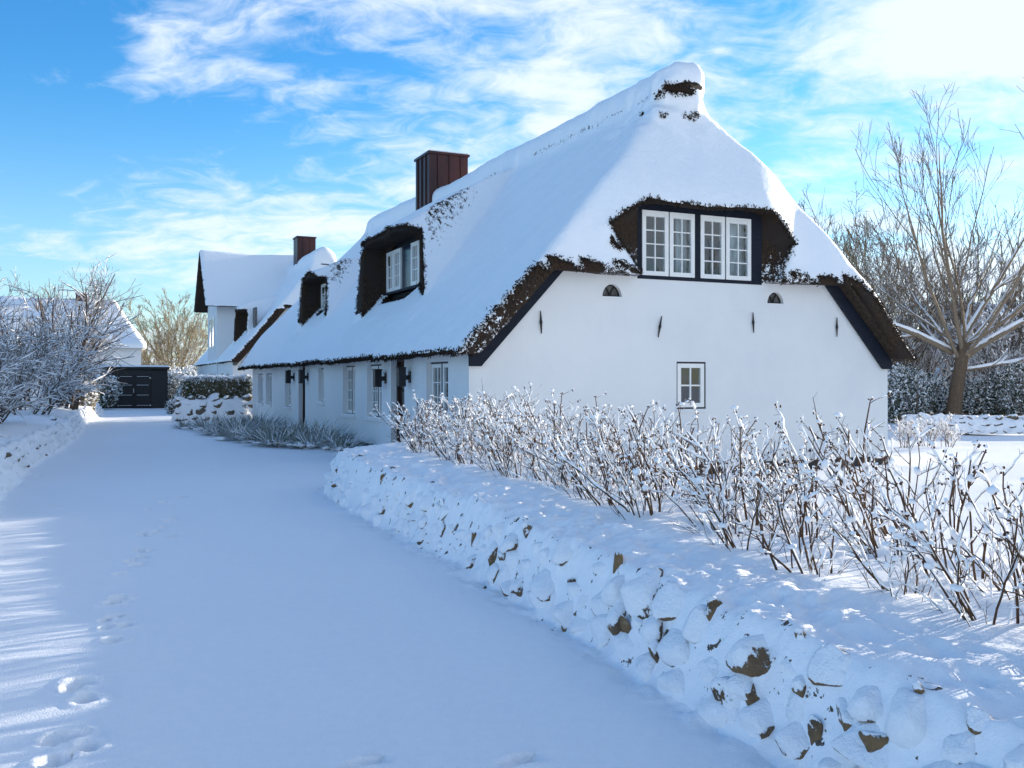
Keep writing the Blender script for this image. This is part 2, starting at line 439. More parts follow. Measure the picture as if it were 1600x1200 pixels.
# ================================================================== THE GROUND
# lane frame: p along the lane, s across it (to the right); the foot of the stone bank is s = 0
PR = np.array([0.575, 5.32]); LD = np.array([-0.366, 0.9306]); LN = np.array([0.9306, 0.366])
def lane_xy(p, s):
    p = np.asarray(p, float); s = np.asarray(s, float)
    return PR[0] + LD[0] * p + LN[0] * s, PR[1] + LD[1] * p + LN[1] * s
def lane_ps(x, y):
    dx, dy = np.asarray(x) - PR[0], np.asarray(y) - PR[1]
    return dx * LD[0] + dy * LD[1], dx * LN[0] + dy * LN[1]
BANK_END = 9.35
def bank_h(p): return 0.57 + 0.012 * np.clip(p, -3, 10)
def height(p, s, detail=True):
    p = np.asarray(p, np.float64); s = np.asarray(s, np.float64)
    z = np.zeros_like(p)
    # right-hand bank, with its rounded far end
    curve = 0.09 * np.sin(p * 0.55 + 0.6) + 0.05 * vnoise(p * 1.3, p * 0 + 3.1, seed=5)
    endin = np.clip(p - (BANK_END - 0.75), 0, None)
    ss = s - curve * sstep(-2, 0, -np.abs(s)) - 0.0
    ss = ss - 0.75 * (1 - np.sqrt(np.clip(1 - (np.clip(endin, 0, 0.75) / 0.75) ** 2, 0, 1)))
    H = bank_h(p)
    face = sstep(-0.04, 0.25, ss) * 0.86 + sstep(0.2, 1.0, ss) * 0.14
    back = 1 - sstep(2.1, 4.2, s)
    ends = 1 - sstep(BANK_END - 0.12, BANK_END + 0.28, p)
    garden = -0.29
    zr = H * face * back * ends + garden * sstep(2.1, 4.2, s) * ends + garden * sstep(2.8, 6.0, s) * (1 - ends)
    z = z + zr
    # left-hand bank
    sl = -(s + 4.2) + 0.10 * np.sin(p * 0.33) + 0.05 * vnoise(p * 1.1, p * 0 + 8.2, seed=9)
    lend = 1 - sstep(45.5, 46.6, p)
    z = z + (0.46 * sstep(-0.05, 0.30, sl) + 0.16 * sstep(0.2, 1.2, sl)) * lend - 0.10 * sstep(3, 9, sl)
    if detail:
        x, y = lane_xy(p, s)
        near = 1.0
        z = z + 0.022 * fbm(x * 0.55, y * 0.55, octv=3, seed=21) + 0.005 * fbm(x * 2.6, y * 2.6, octv=2, seed=23)
        rough = sstep(-0.25, 0.0, ss) * (1 - sstep(0.55, 1.0, ss)) * ends + sstep(-0.2, 0.0, sl) * (1 - sstep(0.4, 0.8, sl)) * lend
        z = z + rough * 0.030 * fbm(x * 6.5, y * 6.5, octv=4, seed=27, gain=0.6)
        on_bank = sstep(0.7, 1.1, ss) * (1 - sstep(2.6, 3.6, s)) * ends
        z = z + on_bank * 0.030 * fbm(x * 2.3, y * 2.3, octv=3, seed=33)
        gar = sstep(3.2, 5.0, s)
        z = z + gar * 0.035 * fbm(x * 1.1, y * 1.1, octv=3, seed=41)
        z = z + 0.05 * np.clip((np.abs(s) - 30) / 40, 0, 1) * 6 * np.clip(fbm(x * 0.02, y * 0.02, octv=2, seed=51), -1, 1)
    return z
def ground_z(x, y):
    p, s = lane_ps(np.array([x]), np.array([y]))
    return float(height(p, s)[0])

# paw prints: (pixel u, v, radius) of the photograph turned into points on the lane
rngp = np.random.default_rng(4)
prints = []
def px_ground(u, v, z=0.0):
    Y = (1.6 - z) * F_PX / (v - 595.0); return (u - 800.0) / F_PX * Y, Y
for (u, v, r) in [(92,1150,.085),(118,1147,.06),(136,1166,.065),(88,1186,.075),(128,1068,.09),(112,1079,.06),(136,1092,.07),
                  (183,934,.06),(176,941,.055),(194,929,.055),(181,966,.065),(197,979,.062),(168,984,.05),(178,1001,.065),(165,973,.045),
                  (187,893,.055),(206,874,.06),(222,868,.05),(213,880,.055),(229,858,.055),(218,857,.05),
                  (232,835,.05),(245,829,.055),(256,822,.05),(262,812,.055),(270,808,.05),(275,812,.05),(222,833,.045),(268,836,.05),
                  (88,790,.05),(62,745,.06),(255,784,.05),(232,796,.045),(285,777,.05),(575,1194,.05),(815,1192,.05)]:
    prints.append(px_ground(u, v) + (r,))
prints = np.array(prints)
def grid_lines(spec):
    out = []
    for a, b, step in spec: out.append(np.arange(a, b - 1e-6, step))
    return np.concatenate(out + [[spec[-1][1]]])
S = np.concatenate([-np.geomspace(420, 9, 34)[:-1], grid_lines([(-9, -5.4, .12), (-5.4, -4.0, .035), (-4.0, -3.15, .05), (-3.15, -2.05, .0125), (-2.05, -0.15, .06), (-0.15, 1.2, .022), (1.2, 2.8, .04), (2.8, 5.2, .12)])[:-1], np.geomspace(5.2, 420, 46)])
Pp = np.concatenate([-np.geomspace(120, 4.2, 16)[:-1], grid_lines([(-4.2, -1.3, .08), (-1.3, 4.0, .015), (4.0, 10.2, .03), (10.2, 20, .08), (20, 50, .22)])[:-1], np.geomspace(50, 900, 44)])
# keep the two edges of the lane exactly on grid lines
S[np.argmin(np.abs(S + 4.2))] = -4.2; S[np.argmin(np.abs(S + 0.02))] = -0.02
GP, GS = np.meshgrid(Pp, S, indexing='ij')
GZ = height(GP, GS)
GX, GY = lane_xy(GP, GS)
for (xx, yy, r) in prints:
    r = r * (0.95 if yy < 6.5 else 1.2)
    d = np.hypot(GX - xx, (GY - yy) * 0.8); m = d < r * 2.6
    if not m.any(): continue
    dd = d[m] / r + 0.16 * vnoise(GX[m] * 30, GY[m] * 30, seed=3)
    GZ[m] += -0.075 * (1 - sstep(0.60, 1.0, dd)) + 0.010 * np.exp(-((dd - 1.3) / 0.28) ** 2)
V = np.stack([GX, GY, GZ], -1).reshape(-1, 3)
idx = np.arange(V.shape[0]).reshape(GP.shape)
Q = np.stack([idx[:-1, :-1], idx[:-1, 1:], idx[1:, 1:], idx[1:, :-1]], -1)
cs = 0.5 * (S[:-1] + S[1:]); cp = 0.5 * (Pp[:-1] + Pp[1:])
in_lane = (cs[None, :] > -4.2) & (cs[None, :] < -0.02) & (cp[:, None] < 50)
def sub_mesh(name, mask, mat):
    q = Q[mask].reshape(-1, 4); u, inv = np.unique(q, return_inverse=True)
    pp, sg_ = GP.reshape(-1)[u], GS.reshape(-1)[u]
    soil = sstep(-.06, .02, sg_) * (1 - sstep(.28, .42, sg_)) * (pp < BANK_END + .2) + .6 * sstep(4.15, 4.25, -sg_) * (1 - sstep(4.45, 4.6, -sg_)) * (pp < 46)
    return mesh_np(name, V[u], inv.reshape(-1, 4), mat, smooth=True, attrs={'soil': soil})
lane = tag(sub_mesh('lane', in_lane, M['snow']), 'snow-covered lane with a trail of paw prints', kind='structure')
ground = tag(sub_mesh('ground', ~in_lane, M['snow_bank']), 'snow-covered gardens and banks', kind='structure')

# ================================================================== FIELDSTONE WALLS
rngs = np.random.default_rng(11)
def ico(sub):
    import bmesh
    bm = bmesh.new(); bmesh.ops.create_icosphere(bm, subdivisions=sub, radius=1.0)
    V = np.array([v.co[:] for v in bm.verts]); F = np.array([[v.index for v in f.verts] for f in bm.faces]); bm.free()
    return V, F
ICO2, ICO3, ICO1 = ico(2), ico(3), ico(1)
def rock_mesh(name, seed, base, mat):
    V, F = base; r = np.random.default_rng(seed); V = V.copy()
    for _ in range(13 if seed < 200 else 9 if seed < 400 else 14):             # knock flat facets off
        n = unit(r.normal(size=3)); c = r.uniform(0.48, 0.82) if seed < 400 else r.uniform(.42, .75)
        d = V @ n - c; V = V - np.clip(d, 0, None)[:, None] * n * 0.9
    V *= (1 + 0.10 * fbm(V[:, 0] * 1.6 + seed, V[:, 1] * 1.6, V[:, 2] * 1.6, 3, seed))[:, None]
    me = bpy.data.meshes.new(name); me.from_pydata(V.tolist(), [], F.tolist()); me.update()
    me.polygons.foreach_set('use_smooth', np.ones(len(F), bool)); me.materials.append(mat); return me
ROCKS = [rock_mesh('stone', 100 + i, ICO3, M['rock']) for i in range(9)]
ROCKS_LO = [rock_mesh('stone', 200 + i, ICO2, M['rock_lee']) for i in range(6)]
ROCKS_BARE = [rock_mesh('stone', 300 + i, ICO2, M['rock_bare']) for i in range(6)]
def put_stone(parent, me, loc, size, rz, rx=0.0, ry=0.0):
    o = bpy.data.objects.new('stone', me); COL.objects.link(o); o.parent = parent
    o.location = Vector(loc) - parent.location; o.scale = size; o.rotation_euler = (rx, ry, rz); return o
lane_rz = math.atan2(LD[1], LD[0])
x0, y0 = lane_xy(0.0, 0.4)
wall_r = tag(empty('stone_bank', (float(x0), float(y0), 0)), 'long low fieldstone bank plastered with snow, carrying the rose bushes', 'stone wall')
for row, (hz, n_scale) in enumerate([(0.07, 1.0), (0.21, 0.95), (0.35, 0.85)]):
    p = -3.2 + 0.13 * row
    while p < BANK_END + 0.1:
        w = rngs.uniform(0.16, 0.36) * n_scale * (1.35 if p < 1.2 else 1.0)
        pc = p + w / 2
        if rngs.random() > (0.22 if row == 2 else 0.05):
            sgrid = np.linspace(-0.15, 1.3, 120)
            zz = height(np.full(120, pc), sgrid, False)
            k = int(np.argmax(zz > hz)) if (zz > hz).any() else 0
            s = sgrid[k] + w * rngs.uniform(0.12, 0.24)
            if pc > BANK_END - 0.5 and not (zz > hz).any(): p += w; continue
            X, Y = lane_xy(pc, s)
            me = ROCKS[rngs.integers(len(ROCKS))]
            put_stone(wall_r, me, (float(X), float(Y), hz + rngs.uniform(-.03, .03)), (w * 0.58, w * rngs.uniform(.42, .52), min(w * rngs.uniform(.45, .62), .16)), lane_rz + rngs.uniform(-.35, .35), rngs.uniform(-.25, .25), rngs.uniform(-.3, .3))
        p += w * rngs.uniform(0.86, 1.10)
# bare stone faces that show where the snow did not stick
ROCKS_EXP = [rock_mesh('stone', 400 + i, ICO3, M['rock_exposed']) for i in range(5)]
for k_, (u, v, wp, hp_) in enumerate([(527, 737, 8, 12), (575, 795, 12, 12), (595, 752, 7, 16), (690, 790, 8, 22), (740, 843, 14, 18), (768, 884, 15, 34), (793, 925, 30, 22), (822, 836, 12, 26), (893, 925, 16, 34), (962, 885, 14, 36),
                    (978, 990, 8, 40), (1025, 1028, 16, 44), (1106, 962, 22, 36), (1248, 996, 15, 24), (1138, 1100, 60, 70), (1172, 1096, 24, 36), (1248, 1083, 20, 40), (1320, 1128, 36, 44), (1272, 1150, 26, 52), (1365, 1180, 46, 60), (1434, 1083, 14, 26), (880, 985, 12, 12), (1520, 1135, 30, 34), (655, 850, 8, 10)]):
    dv = np.array([(u - 800.0) / F_PX, 1.0, -(v - 595.0) / F_PX])
    tt_ = np.linspace(2.5, 16, 3000); pts_ = np.array([0, 0, 1.6]) + dv * tt_[:, None]
    hp2 = height(*lane_ps(pts_[:, 0], pts_[:, 1])); hit = int(np.argmax(pts_[:, 2] < hp2)); c_ = pts_[hit]; t_ = tt_[hit]
    if t_ < 2.6: continue
    pq, sq = lane_ps(c_[0], c_[1])
    if sq > .34:
        sq = .30; X_, Y_ = lane_xy(pq, sq); c_ = np.array([float(X_), float(Y_), float(height(np.array([pq]), np.array([sq]))[0]) - .02])
    wx, hz_ = wp * t_ / F_PX, hp_ * t_ / F_PX
    inn = LN * wx * 0.34
    put_stone(wall_r, ROCKS_EXP[k_ % 5], (c_[0] + inn[0], c_[1] + inn[1], c_[2]), (max(wx * 1.15, hz_ * .55), wx * .85, hz_ * .84), lane_rz + rngs.uniform(-.4, .4), rngs.uniform(-.3, .3), rngs.uniform(-.4, .4))
for k in range(9):                                       # the rounded end of the bank
    a = k / 8 * 1.5
    X, Y = lane_xy(BANK_END + 0.02 + 0.10 * math.sin(a * 2), 0.75 + k * 0.24)
    put_stone(wall_r, ROCKS[k % 9], (float(X), float(Y), 0.18 + 0.16 * (k % 2)), (.20, .15, .15), rngs.uniform(0, 6))
x0, y0 = lane_xy(20.0, -4.5)
wall_l = tag(empty('stone_bank', (float(x0), float(y0), 0)), 'snow-plastered fieldstone bank on the other side of the lane, below the snowy shrubs', 'stone wall')
for row, hz in enumerate([0.10, 0.27, 0.40]):
    p = 3.0
    while p < 45.8:
        w = rngs.uniform(0.26, 0.46)
        if rngs.random() > 0.25:
            sg = np.linspace(-4.0, -5.4, 60); zz = height(np.full(60, p), sg, False); k = int(np.argmax(zz > hz))
            X, Y = lane_xy(p, sg[k] - w * 0.20)
            put_stone(wall_l, ROCKS_LO[rngs.integers(6)], (float(X), float(Y), hz), (w * .60, w * .42, w * .42), lane_rz + rngs.uniform(-.3, .3), rngs.uniform(-.4, .4), rngs.uniform(-.4, .4))
        p += w * rngs.uniform(.95, 1.3)
def free_wall(name, A, B, h, thick, label, lo=0.0, size=(0.22, 0.42), bare=0.6):
    A = np.array(A, float); B = np.array(B, float); L = np.linalg.norm(B - A); d = (B - A) / L; n = np.array([-d[1], d[0]])
    c = (A + B) / 2; t = tag(empty(name, (c[0], c[1], lo)), label, 'stone wall')
    nu, nv = int(L / 0.1) + 2, 20
    a = np.linspace(-L / 2 - .1, L / 2 + .1, nu); th = np.linspace(0, np.pi, nv)
    prof_n = -np.cos(th) * thick / 2 * 1.0; prof_z = h * np.sin(th) ** 0.45
    AA, _ = np.meshgrid(a, th, indexing='ij')
    endf = sstep(0, .35, L / 2 + .1 - np.abs(AA))
    NN = np.broadcast_to(prof_n, AA.shape) * (0.55 + 0.45 * endf); ZZ = np.broadcast_to(prof_z, AA.shape) * (0.3 + 0.7 * endf)
    Xx = d[0] * AA + n[0] * NN; Yy = d[1] * AA + n[1] * NN
    ZZ = ZZ + 0.04 * fbm(AA * 2.3, NN * 4, octv=3, seed=77) - 0.05
    Vv = np.stack([Xx, Yy, ZZ], -1).reshape(-1, 3); ii = np.arange(len(Vv)).reshape(AA.shape)
    Qq = np.stack([ii[:-1, :-1], ii[1:, :-1], ii[1:, 1:], ii[:-1, 1:]], -1).reshape(-1, 4)
    mesh_np('snow_core', Vv, Qq, M['snow_bank'], t, True)
    nn = n if (n @ (-c)) > 0 else -n
    z = size[0] * 0.4
    while z < h - 0.06:
        q = -L / 2
        while q < L / 2:
            w = rngs.uniform(*size)
            pos = c + d * (q + w / 2) + nn * (thick / 2 * math.sqrt(max(0.05, 1 - (z / h) ** 3)) - w * .18)
            me = ROCKS_BARE[rngs.integers(6)] if rngs.random() < bare else ROCKS_LO[rngs.integers(6)]
            put_stone(t, me, (pos[0], pos[1], lo + z + rngs.uniform(-.03, .03)), (w * .55, w * .42, w * rngs.uniform(.34, .46)), math.atan2(d[1], d[0]) + rngs.uniform(-.3, .3), rngs.uniform(-.3, .3))
            q += w * rngs.uniform(.95, 1.15)
        z += size[0] * 0.85
    return t
for i, (u, v, sz) in enumerate([(6, 690, .13), (82, 652, .14)]):
    X, Y = px_ground(u, v, 0.62)
    o = bpy.data.objects.new('loose_stone', ROCKS_BARE[i]); COL.objects.link(o); o.location = (X, Y, ground_z(X, Y) + .03); o.scale = (sz, sz * .8, sz * .6)
    tag(o, ['dark stone poking from the snowy bank at the photo edge', 'dark stone poking from the snowy bank beside the tallest snowy shrub'][i], 'stone')
# ================================================================== THATCHED HOUSES
def surface_nets(D, org, h):
    """zero surface of the sampled field D (negative inside)"""
    nx, ny, nz = D.shape
    ins = D < 0
    cnt = np.zeros((nx - 1, ny - 1, nz - 1), np.int8)
    for a in (0, 1):
        for b in (0, 1):
            for c in (0, 1):
                cnt += ins[a:nx - 1 + a, b:ny - 1 + b, c:nz - 1 + c]
    act = np.argwhere((cnt > 0) & (cnt < 8))
    vid = np.full(cnt.shape, -1, np.int32); vid[tuple(act.T)] = np.arange(len(act))
    acc = np.zeros((len(act), 3)); n = np.zeros(len(act))
    corners = [(a, b, c) for a in (0, 1) for b in (0, 1) for c in (0, 1)]
    for i, p in enumerate(corners):
        for q in corners[i + 1:]:
            if sum(abs(p[k] - q[k]) for k in range(3)) != 1: continue
            d0 = D[act[:, 0] + p[0], act[:, 1] + p[1], act[:, 2] + p[2]]
            d1 = D[act[:, 0] + q[0], act[:, 1] + q[1], act[:, 2] + q[2]]
            m = (d0 < 0) != (d1 < 0)
            t = np.where(m, d0 / np.where(m, d0 - d1, 1), 0)
            acc += np.where(m[:, None], np.array(p) + t[:, None] * (np.array(q) - np.array(p)), 0); n += m
    Vv = (act + acc / n[:, None]) * h + np.array(org)
    quads = []
    for ax in range(3):
        s0 = [slice(1, -1)] * 3; s1 = [slice(1, -1)] * 3
        s0[ax] = slice(0, -1); s1[ax] = slice(1, None)
        a, b = ins[tuple(s0)], ins[tuple(s1)]
        e = np.argwhere(a != b); flip = a[tuple(e.T)]
        off = np.array([1, 1, 1]); off[ax] = 0
        g = e + off
        u, w = [(1, 2), (2, 0), (0, 1)][ax]
        du = np.zeros(3, int); du[u] = 1; dw = np.zeros(3, int); dw[w] = 1
        q = np.stack([vid[tuple((g - du - dw).T)], vid[tuple((g - dw).T)], vid[tuple(g.T)], vid[tuple((g - du).T)]], -1)
        q = np.where(flip[:, None], q, q[:, ::-1])
        quads.append(q)
    return Vv, np.concatenate(quads)
def smin(a, b, k):
    h = np.clip(0.5 + 0.5 * (b - a) / k, 0, 1)
    return b + (a - b) * h - k * h * (1 - h)
def smax(a, b, k): return -smin(-a, -b, k)

class Roof:
    """half-hipped thatched roof over the box 0..W x 0..L, as a signed field of a thick reed shell"""
    def __init__(s, W, L, z0, pitch, hip_z, hip_slope, ovh=0.42, eave_z=2.08, t=0.27, far_bump=0.0, dormers=(), gable_dormer=False, wing=None, cap=0.30, seed=0, noise=0.02, bow=0.27):
        s.__dict__.update(locals()); s.xr = W / 2; s.zr = z0 + pitch * s.xr
    def top(s, x, y, z):
        ax = np.sqrt((x - s.xr) ** 2 + 0.12 ** 2)
        zs = s.zmain(x, y)
        d = (z - zs) / math.sqrt(1 + s.pitch ** 2)
        sag = 0.05 * np.sin(y * 0.42 + 1.0) * sstep(-.4, 2.0, s.xr - ax)
        d = d + sag * 0.6
        for (xd, y0, y1, zt, hl) in s.dormers:              # shallow hoods that run far up the slope
            yc, hw = (y0 + y1) / 2, (y1 - y0) / 2
            x_end = xd + hl
            tt = np.clip((x - xd) / hl, 0, 1)
            slope = (s.z0 + s.pitch * x_end - zt) / hl
            zh = zt + slope * (x - xd) + 0.10 * np.sin(np.clip(tt, 0, 1) * np.pi)
            w = hw * (1 - 0.80 * tt)
            dy = np.abs(y - yc - 0.5 * tt) - w
            zh = zh - 0.10 * ((y - yc) / hw) ** 2 - 2.6 * np.clip(dy, 0, None) ** 1.0
            dh = np.maximum(np.maximum((z - zh) * 0.62, xd - x), x - x_end - .2)
            d = smin(d, dh, 0.16)
        hp = s.hip(x, y, z)
        return d, hp
    def zmain(s, x, y):
        ax = np.sqrt((x - s.xr) ** 2 + 0.12 ** 2)
        zs = s.zr - s.pitch * ax
        if s.far_bump: zs = zs + s.far_bump * sstep(13.0, s.L, y) * sstep(-0.45, 0.9, s.xr + 0.4 - ax)
        zs = zs + (x > s.xr) * s.bow * np.sin(np.clip((x - s.xr) / (s.xr + .4), 0, 1) ** 0.85 * np.pi)
        return zs
    def hip(s, x, y, z):
        k = math.sqrt(1 + s.hip_slope ** 2)
        yy = y
        if s.gable_dormer:
            b = 0.33 * sstep(2.3, 3.5, x) * (1 - sstep(6.4, 7.55, x)) * sstep(3.95, 4.55, z) * (1 - sstep(5.1, 7.0, z))
            yy = y + b
        n = (z - s.hip_z - s.hip_slope * (yy + 0.45) - 0.14 * np.sin(np.clip((z - s.hip_z) / 4.2, 0, 1) * np.pi)) / k
        f = (z - s.hip_z - s.hip_slope * (s.L - y + 0.45)) / k
        return n, f
    def cut(s, x, y, z):
        c = np.full(np.broadcast(x, y, z).shape, 9.0, np.float32)
        for (xd, y0, y1, zt, hl) in s.dormers:
            xw = xd + 0.62
            t = np.clip((xw - x) / 0.62, 0, 1.4)
            lo = y0 + 0.75 - t * 2.3; hi = y1 - 0.12 + t * 0.12
            zb = s.z0 + s.pitch * xw
            cc = np.maximum(np.maximum(lo - y, y - hi), np.maximum(x - xw, np.maximum(z - (zt - 0.20 + 0.03 * np.sin(y * 4)), (s.zmain(x, y) + 0.02) - z)))
            c = np.minimum(c, cc)
        if s.gable_dormer:
            t = np.clip(-y / 0.36, 0, 1.5)
            tl = np.clip(np.minimum((z - 3.50) / 1.02, (5.05 - z) / 0.50), 0, 1)
            tr = np.clip(np.minimum((z - 3.50) / 0.92, (5.05 - z) / 0.60), 0, 1)
            xl = 3.53 - 0.95 * t * tl; xr = 6.53 + 0.78 * t * tr
            cc = np.maximum(np.maximum(xl - x, x - xr) * 0.8, np.maximum(z - (5.03 + 0.03 * np.sin(x * 2.3)), np.maximum(3.3 - z, y - 0.02)))
            c = np.minimum(c, cc)
        return c
    def sdf(s, x, y, z):
        d, (hn, hf) = s.top(x, y, z)
        top = smax(smax(d, hn, 0.16), hf, 0.30)
        if s.cap > 0:                                        # the rolled ridge, with its nose over the hip
            zc = s.zr - 0.12 + (s.far_bump * sstep(13.0, s.L, y)) - .22 * sstep(17, s.L - .5, y) + 0.03 * np.sin(y * 0.9)
            yn = np.clip(y, 0.68, s.L - 0.5)
            q = np.sqrt(((x - s.xr) / 1.5) ** 2 + ((y - yn) * 0.95) ** 2 + ((z - zc)) ** 2) - s.cap
            top = smin(top, q, 0.60)
        nz = s.noise * fbm(x * 1.7 + s.seed, y * 1.7, octv=3, seed=61) if s.noise else 0
        top = top + nz
        tS = s.t + 0.10; tH = s.t
        for (xd, y0, y1, zt, hl) in s.dormers:               # solid reed beside the dormer windows
            tS = tS + 0.9 * sstep(xd + .1, xd + .4, x) * (1 - sstep(xd + .9, xd + 1.2, x)) * (np.exp(-((y - y1 + .05) / .35) ** 2) + np.exp(-((y - y0 - .4) / .4) ** 2)) * sstep(3.2, 3.8, z)
        if s.gable_dormer:
            tH = tH + 0.6 * (np.exp(-((x - 3.1) / .6) ** 2) + np.exp(-((x - 7.0) / .55) ** 2)) * sstep(3.5, 3.7, z) * (1 - sstep(5.0, 5.6, z))
            lump = sstep(6.2, 7.0, z) * (1 - sstep(1.6, 2.6, y))
            top = top + lump * 0.055 * fbm(x * 3.4, y * 3.4 + 3, z * 3.4, octv=2, seed=88)
        side = np.maximum(top, -(d + tS))
        hipN = np.maximum(np.maximum(top, -(hn + tH)), s.hip_z - 0.10 - z)
        hipF = np.maximum(np.maximum(top, -(hf + s.t)), s.hip_z - 0.10 - z)
        sh = np.minimum(np.minimum(side, hipN), hipF)
        wob = 0.015 * np.sin(x * 9.0 + z * 7.0)
        oy = np.maximum(-s.ovh - y + wob, y - s.L - s.ovh)
        sh = np.maximum(sh, oy)
        ev = s.eave_z + 0.02 * np.sin(y * 1.3) + 0.012 * np.sin(y * 5.1)
        sh = np.maximum(sh, (ev - z))
        if s.wing:                                           # cross gable towards the lane: its own shell, open below
            yc, ez, zr, pit, xo = s.wing
            zw = zr - pit * np.sqrt((y - yc) ** 2 + 0.1 ** 2) + 0.05 * np.abs(x - 2)
            dw = (z - zw) / math.sqrt(1 + pit ** 2)
            shw = np.maximum(np.maximum(dw, -(dw + .34)), np.maximum(np.maximum(xo - x, x - s.xr), ez - z))
            sh = smin(sh, shw, 0.10)
            top = np.where(np.abs(dw) < np.abs(top), dw, top)
        cut = s.cut(x, y, z)
        return np.maximum(sh, -cut), top, cut
    def build(s, h, parent, extra_snow=None, fringe=True):
        pad = 0.25
        xlo = min(-s.ovh - 0.35, (s.wing[4] - 0.2) if s.wing else 9)
        xs = np.arange(xlo, s.W + s.ovh + 0.35, h); ys = np.arange(-s.ovh - pad, s.L + s.ovh + pad, h); zs = np.arange(s.eave_z - pad, s.zr + 1.2 + s.far_bump, h)
        D = np.empty((len(xs), len(ys), len(zs)), np.float32)
        step = 60
        for j in range(0, len(ys), step):
            x, y, z = np.meshgrid(xs.astype(np.float32), ys[j:j + step].astype(np.float32), zs.astype(np.float32), indexing='ij', sparse=True)
            D[:, j:j + step] = s.sdf(x, y, z)[0]
        V, Q = surface_nets(D, (xs[0], ys[0], zs[0]), h)
        x, y, z = (V[:, i].astype(np.float32) for i in range(3))
        _, top, cut = s.sdf(x, y, z)
        e = 0.02
        n = np.stack([s.sdf(x + e, y, z)[0] - s.sdf(x - e, y, z)[0], s.sdf(x, y + e, z)[0] - s.sdf(x, y - e, z)[0], s.sdf(x, y, z + e)[0] - s.sdf(x, y, z - e)[0]], -1)
        n = unit(n)
        on_top = 1 - sstep(0.03, 0.10, np.abs(top))
        snow = 1.35 * on_top * sstep(-0.02, 0.14, n[:, 2])
        nose = (z > s.zr - .75) & (y < .96)
        snow = np.where(nose & (on_top > .3), 1.35 * sstep(-.62, -.30, n[:, 2]), snow)
        snow0 = snow.copy()
        floor = (np.abs(z - s.zmain(x, y) - .02) < .07) & (n[:, 2] > .45) & (cut < .1)
        near_cut = 1 - sstep(0.0, 0.30, np.abs(cut))
        snow = snow - 0.42 * near_cut * (on_top > .5)
        ridge = (z > s.zr - .75) & (y > .95)
        snow = np.where(floor, 1.35, np.where(ridge & (on_top > .3), 1.35, snow))
        if extra_snow is not None: snow = snow + extra_snow(x, y, z, n)
        snow0 = np.where(floor | (ridge & (on_top > .3)), 1.35, snow0)
        q0 = snow0[Q].mean(1) > 0.55
        snow = np.clip(snow, 0, 1.5)
        qs = snow[Q].mean(1) > 0.55
        def part(name, m, par):
            q = Q[m]; u, inv = np.unique(q, return_inverse=True)
            return mesh_np(name, V[u], inv.reshape(-1, 4), M['roof'], par, True, {'snow': snow[u]})
        roof = part('roof', ~qs, parent)
        part('snow_cover', qs, roof)
        if fringe:                                           # reed ends that stick out where the snow stops
            r = np.random.default_rng(5)
            vs = np.zeros(len(V), int); np.add.at(vs, Q[q0].ravel(), 1)
            vt = np.zeros(len(V), int); np.add.at(vt, Q[~q0].ravel(), 1)
            b = np.where((vs > 0) & (vt > 0))[0]
            b = np.repeat(b, 9)
            st = V[b] + r.normal(0, h * 0.45, (len(b), 3))
            dr = unit(n[b] * 0.7 + np.stack([np.zeros(len(b)), np.zeros(len(b)), -r.uniform(-.3, 1.0, len(b))], -1) + r.normal(0, .5, (len(b), 3)))
            ln = r.uniform(.008, .036, len(b))
            P = np.stack([st - dr * .03, st + dr * ln[:, None] * .6, st + dr * ln[:, None]], 1)
            Rr = np.stack([np.full(len(b), .010), np.full(len(b), .008), np.full(len(b), .004)], 1)
            tv, tq = tubes(P, Rr, 3)
            o = mesh_np('reed_fringe', tv, tq, M['thatch'], roof); o['kind'] = 'stuff'
        return roof

# ------------------------------------------------------------------ the big white cottage
HG = math.atan2(0.4175, 0.9087)
cottage = tag(empty('thatched_cottage', (-0.767, 16.9, 0), HG), 'big white cottage with snow-covered thatched roof, dark bargeboards and four-part gable window', 'house')
W, L = 10.05, 22.9
roof_c = Roof(W, L, 2.55, 1.07, 3.72, 3.1, far_bump=0.42, gable_dormer=True,
              dormers=[(0.68, 5.65, 9.42, 5.42, 3.9), (0.68, 15.15, 17.05, 5.22, 2.6)])
def cottage_snow(x, y, z, n):
    s = np.zeros_like(x)
    # wind-swept patches: sheltered strips above the dormers' near shoulders, under the ridge, round the nose
    for (xd, y0, y1, zt, hl) in roof_c.dormers:
        yl = y0 - 0.15 + (x - xd) * 0.62
        band = np.exp(-((y - yl) / 0.50) ** 2) * sstep(xd + 0.1, xd + 0.8, x) * (1 - sstep(xd + hl * .35, xd + hl * 1.05, x))
        s -= 0.86 * band
        far = np.exp(-((y - (y1 + 0.35)) / 0.3) ** 2) * sstep(xd + 0.7, xd + 1.0, x) * (1 - sstep(xd + 1.4, xd + 2.2, x))
        s -= 0.4 * far
    ridge = np.exp(-((roof_c.zr - z - 0.45) / 0.16) ** 2) * (x < 5.0) * (y > 0.9)
    s -= 0.75 * ridge * sstep(0.0, 0.6, vnoise(y * 0.55, y * 0, seed=8) + 0.35)
    nose = np.exp(-((y - 0.12) / 0.35) ** 2) * np.exp(-((z - 7.45) / 0.45) ** 2)
    s -= 0.30 * nose
    s -= 1.3 * np.exp(-((y - 0.25) / 0.3) ** 2) * np.exp(-((z - 7.66) / 0.10) ** 2) * np.exp(-((x - 5.1) / 0.5) ** 2)
    s = s + 1.2 * ((z > 6.0) & (z < 7.5) & (y < 3.0))
    # the open cheeks of the gable hood keep a dusting low down
    ch = (y < 0.05) * sstep(3.3, 3.6, z) * (1 - sstep(3.9, 4.5, z)) * (((x > 2.5) & (x < 3.62)) | ((x > 6.45) & (x < 7.5)))
    s += 0.40 * ch
    verge = (y < -0.36) * (x < 2.0)
    s += 0.34 * verge * (1 - sstep(2.6, 3.6, z))
    return s
